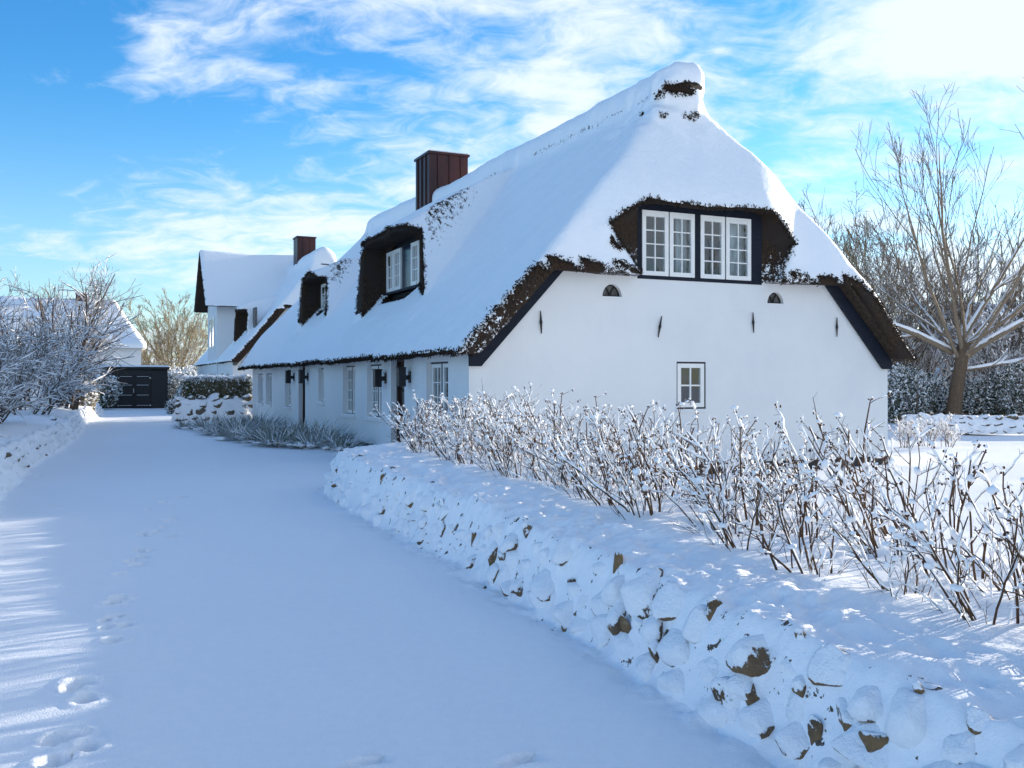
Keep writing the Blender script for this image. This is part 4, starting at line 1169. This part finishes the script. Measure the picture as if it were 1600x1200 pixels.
def blobs(rng, C, r, base=None, flat=0.8):
    """lumps of snow at points C"""
    V0, F0 = base or ICO1
    n = len(C); sc = r[:, None, None] * rng.uniform(.75, 1.25, (n, 1, 3)) * np.array([1, 1, flat])
    V = V0[None] * sc * (1 + (.12 if len(V0) < 20 else .07) * rng.normal(size=(n, len(V0), 1))) * (1 + .28 * np.sin(V0[None] @ rng.normal(0, 2.0, (3, 3)) + rng.uniform(0, 6, (n, 1, 3)))) + C[:, None]
    F = F0[None] + (np.arange(n) * len(V0))[:, None, None]
    return V.reshape(-1, 3), F.reshape(-1, 3)

# ------------------------------------------------------------------ rose bushes on the bank
def rose_variant(seed):
    r = np.random.default_rng(seed); n = int(r.integers(8, 12))
    a = r.uniform(0, 2 * np.pi, n); rad = r.uniform(.03, .24, n)
    st = np.stack([np.cos(a) * rad, np.sin(a) * rad, np.full(n, -.05)], 1)
    tilt = r.uniform(.05, .70, n)
    d = np.stack([np.cos(a) * tilt - .22, np.sin(a) * tilt - .02, np.ones(n)], 1)
    ln = r.uniform(.62, 1.18, n); r0 = r.uniform(.0075, .0145, n)
    P0, R0 = grow(r, st, d, ln, r0, 9, .10, .015, .45)
    s, dd, l, rr = spawn(r, P0, R0, 4, .28, 1.0, .30, .85, .24, .50, .75, ln)
    P1, R1 = grow(r, s, dd, l, np.clip(rr, .0045, .0085), 6, .16, .05, .5)
    s, dd, l, rr = spawn(r, P1, R1, 2, .3, 1.0, .4, 1.1, .25, .5, .7, l)
    P2, R2 = grow(r, s, dd, np.clip(l, .03, .16), np.clip(rr, .002, .004), 4, .2, .05, .6)
    nb_ = 15; ab = r.uniform(0, 2 * np.pi, nb_); rb_ = np.sqrt(r.uniform(0, 1, nb_)) * .30; tb_ = r.uniform(.2, 1.1, nb_)     # basal shoots
    PB, RB = grow(r, np.stack([np.cos(ab) * rb_, np.sin(ab) * rb_, np.full(nb_, -.04)], 1), np.stack([np.cos(ab) * tb_ - .2, np.sin(ab) * tb_, np.ones(nb_)], 1), r.uniform(.20, .55, nb_), r.uniform(.003, .006, nb_), 6, .13, .03, .5)
    sB, dB, lB, rB = spawn(r, PB, RB, 2, .3, 1, .4, 1.0, .3, .6, .7, np.full(nb_, .35)); PC, RC = grow(r, sB, dB, lB, np.clip(rB, .002, .004), 4, .15, .03, .6)
    canes = merge([tubes(P0, R0, 5), tubes(P1, R1, 4), tubes(P2, R2, 3), tubes(PB, RB, 4), tubes(PC, RC, 3)])
    sn = merge([snow_on(r, P0, R0, .014, 5, .62), snow_on(r, P1, R1, .015, 5, .62), snow_on(r, P2, R2, .010, 4, .4), snow_on(r, PB, RB, .013, 4, .6), snow_on(r, PC, RC, .011, 4, .5)])
    tips = np.concatenate([P0[:, -1], P1[:, -1]])
    tips = tips[r.random(len(tips)) < .55]
    hv, hf = [], []
    cl = np.repeat(tips, 3, 0) + r.normal(0, .014, (len(tips) * 3, 3))
    Hv, Hf = blobs(r, cl, r.uniform(.006, .012, len(cl)), ICO1, 1.0)
    cap = tips + np.stack([r.normal(0, .006, len(tips)), r.normal(0, .006, len(tips)), np.full(len(tips), .022)], 1)
    big = r.random(len(tips)) < .22
    Cv, Cf = blobs(r, cap, np.where(big, r.uniform(.020, .034, len(tips)), r.uniform(.010, .018, len(tips))), ICO2, .65)
    # dense cushions caught in the forks
    forks = P0[:, 3:7].reshape(-1, 3); forks = forks[r.random(len(forks)) < .22] + np.array([0, 0, .02])
    Fv, Ff = blobs(r, forks, r.uniform(.018, .045, len(forks)), ICO2, .8)
    def me(name, V, F, mat):
        o = mesh_np(name, V, F, mat, None, True); m = o.data; bpy.data.objects.remove(o); return m
    SV = [sn[0], Cv, Fv]; off = [0, len(sn[0]), len(sn[0]) + len(Cv)]
    return me('canes', canes[0], canes[1], M['cane']), me('snow', np.concatenate(SV), [sn[1], np.concatenate([Cf + off[1], Ff + off[2]])], M['snow_twig']), me('hips', Hv, Hf, M['hip'])
ROSE = [rose_variant(500 + i) for i in range(9)]
rr_ = np.random.default_rng(77)
n_rose = 0; ROSES = []; ROWN = ['rose bush', 'rose bush', 'rose bush']
for row, s0 in enumerate((1.12, 1.68, 2.25)):
    p = -2.7 + .17 * row + (2.6 if row == 2 else 0)
    while p < 9.0:
        s = s0 + rr_.uniform(-.14, .14) + (.10 if p > 7.5 else 0)
        X, Y = lane_xy(p, s); X, Y = float(X), float(Y)
        sc = rr_.uniform(.56, .78) * (1.0 if row < 1 else 1.04) * (1.12 if rr_.random() < .08 else 1.0)
        if p < 0.6: sc *= .95
        if row == 0: sc *= .88
        e = empty('rose_bush', (X, Y, ground_z(X, Y) - .02), rr_.uniform(-.9, .9)); e.scale = (sc, sc, sc * rr_.uniform(.95, 1.12))
        lab = ROWN[row]; ROSES.append((row, p, e))
        _ = ['snow-laden rose bush in the front row at the edge of the bank', 'snow-laden rose bush in the middle of the rose hedge', 'snow-laden rose bush in the back row, towards the garden'][row]
        tag(e, lab, 'rose bush', 'rose bushes growing in rows along the stone bank')
        v = ROSE[rr_.integers(len(ROSE))]
        for nm, me in zip(('canes', 'snow', 'hips'), v):
            o = link(nm, me, e)
            if nm != 'canes': o['kind'] = 'stuff'
        n_rose += 1
        p += rr_.uniform(.48, .68) * (1.0 if row < 2 else 1.3)

ORD = 'first second third fourth fifth sixth seventh eighth ninth tenth eleventh twelfth thirteenth fourteenth fifteenth sixteenth seventeenth eighteenth nineteenth twentieth'.split() + ['twenty-' + w for w in 'first second third fourth fifth sixth seventh eighth ninth'.split()]
for row in range(3):
    for k, (_, p, e) in enumerate(sorted([q for q in ROSES if q[0] == row], key=lambda q: -q[1])):
        e['label'] = 'snow-laden rose bush, %s from the far end of the bank in the %s row' % (ORD[k], ['front', 'middle', 'back'][row])

# ------------------------------------------------------------------ bare trees and twiggy shrubs
def tree_mesh(seed, trunk_h, trunk_r, lean, limbs, limb_len, limb_ang, subs, up=0.06, limb_up=.10, fine=3, min_r=.010, K=8):
    """returns (trunk VF, branches VF): trunk, fanning limbs, then three orders of twigs"""
    r = np.random.default_rng(seed)
    P0, R0 = grow(r, np.array([[0, 0, -.2]]), np.array([[lean[0], lean[1], 1.0]]), np.array([trunk_h + .2]), np.array([trunk_r]), 8, .03, .0, .8)
    R0[:, 0] *= 1.35; R0[:, 1] *= 1.1
    n = limbs
    a = np.arange(n) * 2.39996 + r.uniform(-.3, .3, n); ang = r.uniform(limb_ang[0], limb_ang[1], n)
    t = r.uniform(.72, 1.0, n); f = t * 7; i = np.minimum(f.astype(int), 6); st = P0[0, i] * (1 - (f - i))[:, None] + P0[0, i + 1] * (f - i)[:, None]
    d = np.stack([np.cos(a) * np.sin(ang), np.sin(a) * np.sin(ang), np.cos(ang)], 1)
    ln = limb_len * r.uniform(.75, 1.1, n)
    P1, R1 = grow(r, st, d, ln, trunk_r * r.uniform(.20, .37, n), 11, .07, limb_up, .12)
    parts = [tubes(P1, R1, 6)]; allp = [(P1, R1)]
    P, Rr, lens = P1, R1, ln
    for k, (cnt, l0, l1, a0, a1, wd) in enumerate(subs):
        s, dd, l, rr = spawn(r, P, Rr, cnt, .15 if k == 0 else .2, 1.0, a0, a1, l0, l1, .60, lens)
        Pn, Rn = grow(r, s, dd, l, np.clip(rr, min_r * .8, 1), K if k == 0 else 5, wd, up, .14)
        Rn = np.maximum(Rn, min_r * (.8 ** k))
        parts.append(tubes(Pn, Rn, 5 if k == 0 else 3)); allp.append((Pn, Rn))
        P, Rr, lens = Pn, Rn, l
    return tubes(P0, R0, 10), merge(parts), allp
def put_tree(name, loc, label, cat, vf_trunk, vf_branches, m_trunk, m_br, snow=None, rz=0.0, group=None):
    t = tag(empty(name, loc, rz), label, cat, group)
    mesh_np('trunk', vf_trunk[0], vf_trunk[1], m_trunk, t, True)
    mesh_np('crown', vf_branches[0], vf_branches[1], m_br, t, True)
    if snow is not None: mesh_np('snow', snow[0], snow[1], M['snow_twig'], t, True)['kind'] = 'stuff'
    return t
def at(u, Y): return (u - 800) / F_PX * Y
# the big bare tree beside the garden
tk, br, allp = tree_mesh(3, 3.5, .32, (.06, 0), 11, 9.3, (.2, 1.28), [(7, .40, .72, .25, .60, .07), (6, .32, .6, .25, .7, .09), (3, .35, .65, .3, .8, .10)], up=.07, limb_up=.06, min_r=.013)
big = put_tree('bare_tree', (at(1487, 42), 42, -.15), 'big bare tree with a stout trunk and fanning branches beside the cottage', 'tree', tk, br, M['bark_trunk'], M['bark'])
rb = np.random.default_rng(8)                              # its long low limbs, snow lying along them
st = np.array([[0, 0, 3.0], [.1, 0, 2.7], [.15, 0, 3.2], [0, .1, 2.2]]); dr = np.array([[-1.0, -.25, .55], [1.0, -.1, .48], [.9, .3, .85], [1.0, -.4, .05]])
Pl, Rl = grow(rb, st, dr, np.array([7.0, 6.0, 7.0, 4.5]), np.array([.13, .15, .12, .07]), 12, .05, .012, .3)
s, dd, l, rr = spawn(rb, Pl, Rl, 9, .25, 1, .3, .9, .22, .42, .6, np.array([7.0, 6.0, 7.0, 4.5])); Pm, Rm = grow(rb, s, dd, l, np.clip(rr, .02, 1), 6, .1, .09, .35)
s, dd, l, rr = spawn(rb, Pm, Rm, 5, .25, 1, .3, .9, .3, .6, .6, l); Pn, Rn = grow(rb, s, dd, l, np.clip(rr, .011, 1), 5, .1, .09, .6)
lv, lf = merge([tubes(Pl, Rl, 8), tubes(Pm, Rm, 5), tubes(Pn, Rn, 3)]); mesh_np('limbs', lv, lf, M['bark'], big, True)
sv, sf_ = merge([snow_on(rb, Pl, Rl, .055, 6, 1, .35), snow_on(rb, Pm, Rm, .05, 5, .9)]); mesh_np('snow', sv, sf_, M['snow_twig'], big, True)

tk, br, _ = tree_mesh(52, 3.0, .26, (0, 0), 9, 6.5, (.15, .9), [(7, .35, .65, .3, .7, .08), (5, .3, .6, .3, .8, .10), (2, .35, .65, .3, .8, .10)], min_r=.014)
put_tree('bare_tree', (29.0, 6.5, -.2), 'bare tree outside the frame, mirrored in the gable windows', 'tree', tk, br, M['bark'], M['bark'])
def thicket(seed, H, n, spread, K=9, lvl=((7, .30, .55, .3, .8, .10), (5, .3, .6, .3, .9, .13)), r0=.05, min_r=.010, up=.05, tilt=(.05, .6), snow=0.0, snow_cover=.8):
    """many-stemmed shrub from the ground"""
    r = np.random.default_rng(seed)
    a = r.uniform(0, 2 * np.pi, n); rad = np.sqrt(r.uniform(0, 1, n)) * spread * .35
    st = np.stack([np.cos(a) * rad, np.sin(a) * rad, np.full(n, -.1)], 1); tl = r.uniform(tilt[0], tilt[1], n)
    d = np.stack([np.cos(a) * tl, np.sin(a) * tl, np.ones(n)], 1); ln = H * r.uniform(.7, 1.08, n)
    P, Rr = grow(r, st, d, ln, r0 * r.uniform(.6, 1.1, n), K, .08, up * .5, .25)
    stems = tubes(P, Rr, 5); parts = []; sn = []
    lens = ln
    if snow: sn.append(snow_on(r, P, Rr, snow, 4, snow_cover))
    for k, (cnt, l0, l1, a0, a1, wd) in enumerate(lvl):
        s, dd, l, rr = spawn(r, P, Rr, cnt, .12, 1, a0, a1, l0, l1, .65, lens)
        P, Rr = grow(r, s, dd, l, np.clip(rr, min_r, 1), 6 if k == 0 else 4, wd, up, .5); Rr = np.maximum(Rr, min_r * .75)
        parts.append(tubes(P, Rr, 4 if k == 0 else 3)); lens = l
        if snow: sn.append(snow_on(r, P, Rr, snow, 4, snow_cover))
    return stems, merge(parts), (merge(sn) if snow else None)
def leaf_cloud(seed, n, shape, size, snow_top=0.5, flat=1.0):
    """n small leaf quads inside a shape function -> V, F, tone, snow"""
    r = np.random.default_rng(seed); C = shape(r, n); n = len(C)
    u = unit(r.normal(size=(n, 3)) + np.array([0, 0, .3])); v = unit(np.cross(u, r.normal(size=(n, 3)))); w = np.cross(u, v)
    sz = size * r.uniform(.6, 1.4, n)[:, None]
    V = np.stack([C - v * sz, C - w * sz * .55, C + v * sz, C + w * sz * .55], 1).reshape(-1, 3)
    F = np.arange(4 * n).reshape(-1, 4)
    tone = np.repeat(r.uniform(0, 1, n), 4)
    return V, F, tone, C, r
# background trees to the right of the cottage
spec = [(1285, 50, 13.5, 71, 'bark_olive', 'olive-twigged thicket tree peering over the cottage roof edge'),
        (1345, 47, 11.0, 72, 'bark_twig', 'brown thicket tree between the roof edge and the big bare tree'),
        (1420, 56, 12.0, 73, 'bark_twig', 'thin many-stemmed tree just behind the big bare tree'),
        (1570, 52, 10.5, 74, 'bark_twig', 'many-stemmed tree at the photo edge behind the big bare tree'),
        (1240, 58, 14.5, 75, 'bark_olive', 'farthest olive-twigged tree rising behind the snowy hip'),
        (1640, 47, 9.0, 76, 'bark_twig', 'many-stemmed tree cut off by the photo edge')]
for (u, Y, H, sd_, mt, lab) in spec:
    s, b, _ = thicket(sd_, H * .72, 11, 5.5, lvl=((9, .30, .60, .25, .75, .10), (7, .3, .6, .3, .9, .13), (3, .35, .7, .3, .9, .13)), r0=.09, min_r=.016, up=.06)
    put_tree('thicket_tree', (at(u, Y), Y, -.2), lab, 'tree', s, b, M[mt], M[mt], None, 0, 'trees behind the garden')
# evergreen, snow-dusted shrubs along the back of the garden
def ell(rx, ry, rz_, cz, hollow=.45):
    def f(r, n):
        d = unit(r.normal(size=(n, 3))); q = r.uniform(hollow, 1, n) ** .5
        c = d * q[:, None] * np.array([rx, ry, rz_]); c += .25 * np.stack([vnoise(c[:, 0] * 1.7, c[:, 1] * 1.7, c[:, 2] * 1.7, seed=k) for k in (1, 2, 3)], 1)
        c[:, 2] += cz; return c[c[:, 2] > -.05]
    return f
def leafy_shrub(name, loc, dims, n, size, mat, label, seed, snowfrac=.45, group=None, cat='shrub'):
    t = tag(empty(name, loc), label, cat, group)
    V, F, tone, C, r = leaf_cloud(seed, n, ell(dims[0], dims[1], dims[2], dims[2] * .85), size)
    hi = np.clip((C[:, 2] / (dims[2] * 1.8)), 0, 1)
    sn = (r.random(len(C)) < snowfrac * (.55 + .9 * hi)).astype(float)
    mesh_np('foliage', V, F, mat, t, False, {'tone': tone, 'snow': np.repeat(sn, 4)})
    s, b, _ = thicket(seed + 1, dims[2] * 1.7, 9, dims[0] * 2, lvl=((6, .3, .6, .3, .9, .12), (4, .3, .6, .3, .9, .13)), r0=.03, min_r=.010)
    v, f = merge([s, b]); mesh_np('stems', v, f, M['bark_snowy'], t, True)
    return t
for i, (u, Y, rx, rz_, lab) in enumerate([(1400, 42.5, 1.7, 1.35, 'dark evergreen shrub peeking out beside the cottage corner'), (1440, 43.5, 1.6, 1.2, 'snow-dusted evergreen shrub just in front of the big tree trunk, house side'),
                                 (1535, 44, 1.9, 1.1, 'snow-dusted evergreen shrub just past the big tree trunk'), (1595, 43, 1.8, 1.5, 'snow-dusted evergreen shrub at the photo edge'), (1660, 43, 1.9, 1.5, 'snow-dusted evergreen shrub cut off by the photo edge')]):
    leafy_shrub('evergreen_shrub', (at(u, Y), Y, -.2), (rx, 1.2, rz_), 9000, .055, M['leaf_dark'], lab, 900 + i * 3, .42, 'evergreen shrubs along the back of the garden')
# the same snowy undergrowth as thin shrubs behind
for i, (u, Y, H) in enumerate([(1410, 47, 4.6), (1460, 49, 4.2), (1525, 48, 4.4), (1575, 47, 4.8), (1630, 46, 4.5)]):
    s, b, sn = thicket(940 + i, H, 14, 3.5, lvl=((8, .3, .55, .3, .9, .12), (5, .3, .6, .3, 1.0, .14)), r0=.05, min_r=.010, snow=.035, snow_cover=.55)
    put_tree('snowy_shrub', (at(u, Y), Y, -.2), ['tall snowy shrub rising behind the cottage corner', 'tall snowy shrub behind the trunk of the big tree', 'tall snowy shrub next past the big tree trunk', 'tall snowy shrub near the photo edge behind the garden', 'tall snowy shrub cut off by the photo edge'][i], 'shrub', s, b, M['bark_snowy'], M['bark_snowy'], sn, 0, 'tall snowy shrubs behind the garden')

# ------------------------------------------------------------------ shrubs on the left-hand bank
left = [(-5.9, 8.8, 1.25, 'low snowy shrub on the bank, nearest to the camera'), (-6.6, 10.6, 1.9, 'snow-laden shrub on the bank at the photo edge'), (-5.8, 13.0, 1.6, 'snow-laden shrub on the bank, second along the lane'),
        (-7.2, 15.0, 3.5, 'tall snow-laden shrub behind the bank at the photo edge'), (-6.0, 17.5, 2.1, 'snow-laden shrub on the bank, just before the tallest one'), (-6.4, 20.0, 3.2, 'broad snow-laden shrub at the foot of the tallest shrub'),
        (-5.7, 27.0, 3.0, 'snow-laden shrub on the bank beyond the tallest one'), (-6.3, 31.0, 4.2, 'high snow-laden shrub far along the bank'), (-9.0, 19.0, 5.0, 'high snow-laden shrub set back from the bank')]
for i, (s_, p_, H, lab) in enumerate(left):
    X, Y = lane_xy(p_, s_); X, Y = float(X), float(Y)
    near = p_ < 16
    st, b, sn = thicket(1200 + i, H * .85, 16, H * .8, lvl=((11, .28, .55, .4, 1.1, .14), (8, .3, .6, .4, 1.2, .16)), r0=.028, min_r=.005 if near else .008, up=.02, tilt=(.1, 1.0), snow=.012 if near else .017, snow_cover=.5)
    put_tree('snowy_shrub', (X, Y, ground_z(X, Y) - .05), lab, 'shrub', st, b, M['bark_snowy'], M['bark_snowy'], sn, 0, 'snow-laden shrubs along the bank')
def lane_pt(p_, s_):
    X, Y = lane_xy(p_, s_); return float(X), float(Y)
X, Y = lane_pt(35.0, -6.0)
st, b, sn = thicket(1300, 5.6, 18, 4.0, lvl=((10, .28, .50, .5, 1.1, .12), (7, .3, .6, .4, 1.2, .15)), r0=.07, min_r=.009, up=.045, tilt=(.02, .5), snow=.017, snow_cover=.5)
put_tree('snowy_tree', (X, Y, .4), 'tallest snow-laden shrub-like tree over the bank', 'tree', st, b, M['bark_snowy'], M['bark_snowy'], sn)
X, Y = lane_pt(24.0, -10.5)
tk, br, _ = tree_mesh(33, 2.6, .13, (.0, .0), 9, 4.6, (.1, .8), [(7, .3, .6, .3, .8, .1), (6, .3, .6, .3, .9, .12)], min_r=.009)
put_tree('bare_tree', (X, Y, .4), 'slender bare tree at the photo edge behind the snowy shrubs', 'tree', tk, br, M['bark'], M['bark_twig'])
X, Y = lane_pt(40.0, -5.3)
tk, br, _ = tree_mesh(34, 1.6, .07, (.15, .0), 8, 4.0, (.3, 1.1), [(7, .3, .6, .3, .8, .1), (6, .3, .6, .3, .9, .12)], min_r=.009)
put_tree('bare_tree', (X, Y, .4), 'thin bare tree spreading its twigs in front of the plain snowy roof', 'tree', tk, br, M['bark_twig'], M['bark_twig'])
# hedge-like bush with tan leaves beside the shed, and bushes round it
leafy_shrub('leafy_bush', (at(112, 40.5), 40.5, .3), (1.0, .9, .85), 5200, .06, M['leaf_tan'], 'sunlit tan-leaved bush on the bank before the shed', 1400, .45)
leafy_shrub('leafy_bush', (at(150, 52), 52, .2), (1.3, 1.0, 1.0), 5000, .07, M['leaf_dark'], 'dark snowy bush beside the black shed, bank side', 1410, .5)
leafy_shrub('leafy_bush', (at(280, 60), 60, 0), (2.0, 1.2, 1.25), 7000, .075, M['leaf_dark'], 'snowy bush between the black shed and the neighbouring house', 1420, .6)
leafy_shrub('leafy_bush', (at(303, 54), 54, 0), (1.0, .8, .75), 4500, .06, M['leaf_tan'], 'small tan-leaved snowy bush behind the hedge, shed side', 1430, .55)
leafy_shrub('leafy_bush', (at(282, 46), 46, 0), (.7, .6, .42), 2600, .05, M['leaf_dark'], 'low snowy bush at the corner of the boulder wall', 1440, .6)
# round-crowned tree behind
tk, br, _ = tree_mesh(45, 2.2, .22, (0, 0), 18, 6.2, (.1, 1.35), [(9, .30, .6, .3, .9, .12), (7, .3, .6, .3, .9, .14), (3, .35, .7, .3, .9, .14)], up=.03, min_r=.018)
put_tree('round_tree', (at(268, 78), 78, 0), 'round-crowned sunlit tree behind the black shed', 'tree', tk, br, M['bark_olive'], M['bark_olive'])
tk, br, _ = tree_mesh(46, 1.6, .18, (0, 0), 12, 4.2, (.1, 1.35), [(9, .30, .6, .3, .9, .12), (7, .3, .6, .3, .9, .14)], up=.03, min_r=.018)
put_tree('round_tree', (at(232, 84), 84, 0), 'smaller round-crowned tree between the snowy roof and the shed', 'tree', tk, br, M['bark_olive'], M['bark_olive'])
for i, (u, Y) in enumerate([(250, 72), (300, 70), (320, 76)]):
    leafy_shrub('leafy_bush', (at(u, Y), Y, 0), (2.4, 1.2, 1.5), 5200, .09, M['leaf_dark'], ['snowy evergreen bush under the round-crowned tree', 'snowy evergreen bush by the eave of the neighbouring house', 'snowy evergreen bush just behind the neighbouring house'][i], 1450 + i * 3, .5)

# ------------------------------------------------------------------ clipped hedge on the boulder wall
hd = tag(empty('clipped_hedge', (-12.0, 38.6, .85), R(20.7)), 'clipped green hedge with snow on top, above the boulder wall', 'hedge')
def hbox(r, n):
    c = r.uniform(-1, 1, (n, 3)); k = r.integers(0, 3, n); c[np.arange(n), k] = np.sign(c[np.arange(n), k]) * r.uniform(.75, 1, n)
    c = c * np.array([1.32, .38, .44]) + np.array([0, 0, .46]) + r.normal(0, .03, (n, 3)); return c
V_, F_, tone, C_, r_ = leaf_cloud(1500, 9000, hbox, .040)
sn = (r_.random(len(C_)) < np.where(C_[:, 2] > .72, .75, .16)).astype(float)
mesh_np('foliage', V_, F_, M['leaf_green'], hd, False, {'tone': tone, 'snow': np.repeat(sn, 4)})
MB().box(-1.2, 1.2, -.26, .26, -.02, .78).build('inner_twigs', M['bark_twig'], hd)
C_ = np.stack([r_.uniform(-1.3, 1.3, 260), r_.uniform(-.36, .36, 260), .90 + r_.normal(0, .03, 260)], 1)
bv, bf = blobs(r_, C_, r_.uniform(.04, .10, 260), ICO1, .6); mesh_np('snow', bv, bf, M['snow_twig'], hd, True)

# ------------------------------------------------------------------ frosted grass clumps along the cottage wall
def grass_mesh(seed):
    r = np.random.default_rng(seed); n = 420; K = 6
    a = r.uniform(0, 2 * np.pi, n); rad = np.sqrt(r.uniform(0, 1, n)) * .22
    st = np.stack([np.cos(a) * rad, np.sin(a) * rad, np.full(n, -.03)], 1); tl = r.uniform(.1, 1.5, n)
    d = np.stack([np.cos(a) * tl + .15, np.sin(a) * tl, np.ones(n)], 1); ln = r.uniform(.35, .85, n)
    P, Rr = grow(r, st, d, ln, np.full(n, .006), K, .05, -.17, .3)
    P[:, :, 2] = np.maximum(P[:, :, 2], .01)
    side = unit(np.cross(P[:, -1] - P[:, 0], np.array([0, 0, 1.0]) + r.normal(0, .3, (n, 3))))
    w = (np.array([.7, 1, 1, .9, .6, .15])[None, :, None] * .0075) * side[:, None]
    V = np.stack([P - w, P + w], 2).reshape(n, K * 2, 3)
    i = np.arange(K - 1); q = np.stack([2 * i, 2 * i + 1, 2 * i + 3, 2 * i + 2], 1)
    F = (q[None] + (np.arange(n) * K * 2)[:, None, None]).reshape(-1, 4)
    o = mesh_np('blades', V.reshape(-1, 3), F, M['grass'], None, False, {'tone': np.repeat(r.uniform(0, 1, n) ** 1.5, K * 2), 'snow': np.repeat((r.random(n) < .34).astype(float), K * 2)})
    m1 = o.data; bpy.data.objects.remove(o)
    C = np.stack([r.normal(0, .22, 30), r.normal(0, .22, 30), r.uniform(.02, .16, 30)], 1)
    bv, bf = blobs(r, C, r.uniform(.04, .12, 30), ICO2, .5); o = mesh_np('snow', bv, bf, M['snow_twig'], None, True); m2 = o.data; bpy.data.objects.remove(o)
    return m1, m2
GR = [grass_mesh(1600 + i) for i in range(4)]
rg = np.random.default_rng(9)
spots = [(-.8, 17.6), (-1.7, 17.0), (-2.5, 16.2), (-.7, 15.8), (-1.5, 15.2), (-2.3, 14.4), (-1.1, 13.0), (-2.0, 12.6), (-.7, 11.9), (-1.4, 11.0), (-2.3, 10.9), (-.6, 10.0), (-1.2, 9.0), (-2.0, 9.4), (-.6, 8.0), (-1.3, 7.0), (-1.9, 7.8), (-.7, 6.1), (-3.0, 17.6), (-2.6, 13.2)]
ca, sa = math.cos(HG), math.sin(HG)
for i, (lx, ly) in enumerate(spots):
    X = -0.767 + lx * ca - ly * sa; Y = 16.9 + lx * sa + ly * ca
    sc = rg.uniform(.8, 1.25)
    e = tag(empty('grass_clump', (X, Y, ground_z(X, Y) - .01), rg.uniform(0, 6.28)), 'frosted grass clump, shade-tinted blue-green, along the foot of the long cottage wall', 'grass clump', 'frosted grass clumps by the cottage wall')
    e.scale = (sc * 1.1, sc * 1.1, sc * .74)
    for nm, me in zip(('blades', 'snow'), GR[i % 4]): link(nm, me, e)

# small dry shrubs in the garden by the far wall
for i, (u, Y) in enumerate([(1415, 27), (1450, 27.6), (1482, 26.8)]):
    st, b, sn = thicket(1700 + i, .75, 12, .7, lvl=((7, .3, .55, .3, .9, .12), (4, .3, .6, .3, 1.0, .14)), r0=.010, min_r=.004, snow=.012, snow_cover=.6)
    put_tree('garden_shrub', (at(u, Y), Y, -.2), ['small dry garden shrub nearest to the cottage corner', 'middle one of the three small dry shrubs in the garden', 'small dry garden shrub farthest from the cottage corner'][i], 'shrub', st, b, M['cane'], M['cane'], sn, 0, 'small dry shrubs in the garden')

# far treeline that closes the view all round
rt = np.random.default_rng(14); parts = []
for k in range(90):
    a = rt.uniform(-.95, .95); Yd = rt.uniform(105, 150); Xd = math.tan(a) * Yd
    n = 60
    st = np.stack([rt.normal(Xd, 3.2, n), rt.normal(Yd, 2, n), np.full(n, -.5)], 1); d = np.stack([rt.normal(0, .35, n), rt.normal(0, .35, n), np.ones(n)], 1)
    ln = rt.uniform(2.5, 6.0, n) * rt.uniform(.7, 1.2)
    P, Rr = grow(rt, st, d, ln, np.full(n, .06), 5, .10, .03, .4); parts.append(tubes(P, Rr, 3))
    s, dd, l, rr = spawn(rt, P, Rr, 5, .2, 1, .3, .9, .25, .5, .7, ln); P, Rr = grow(rt, s, dd, l, np.full(len(s), .035), 4, .12, .03, .5); parts.append(tubes(P, Rr, 3))
v, f = merge(parts); tag(mesh_np('distant_wood', v, f, M['bark_snowy'], None, False), 'distant belt of snowy trees closing the view', 'wood', kind='stuff')
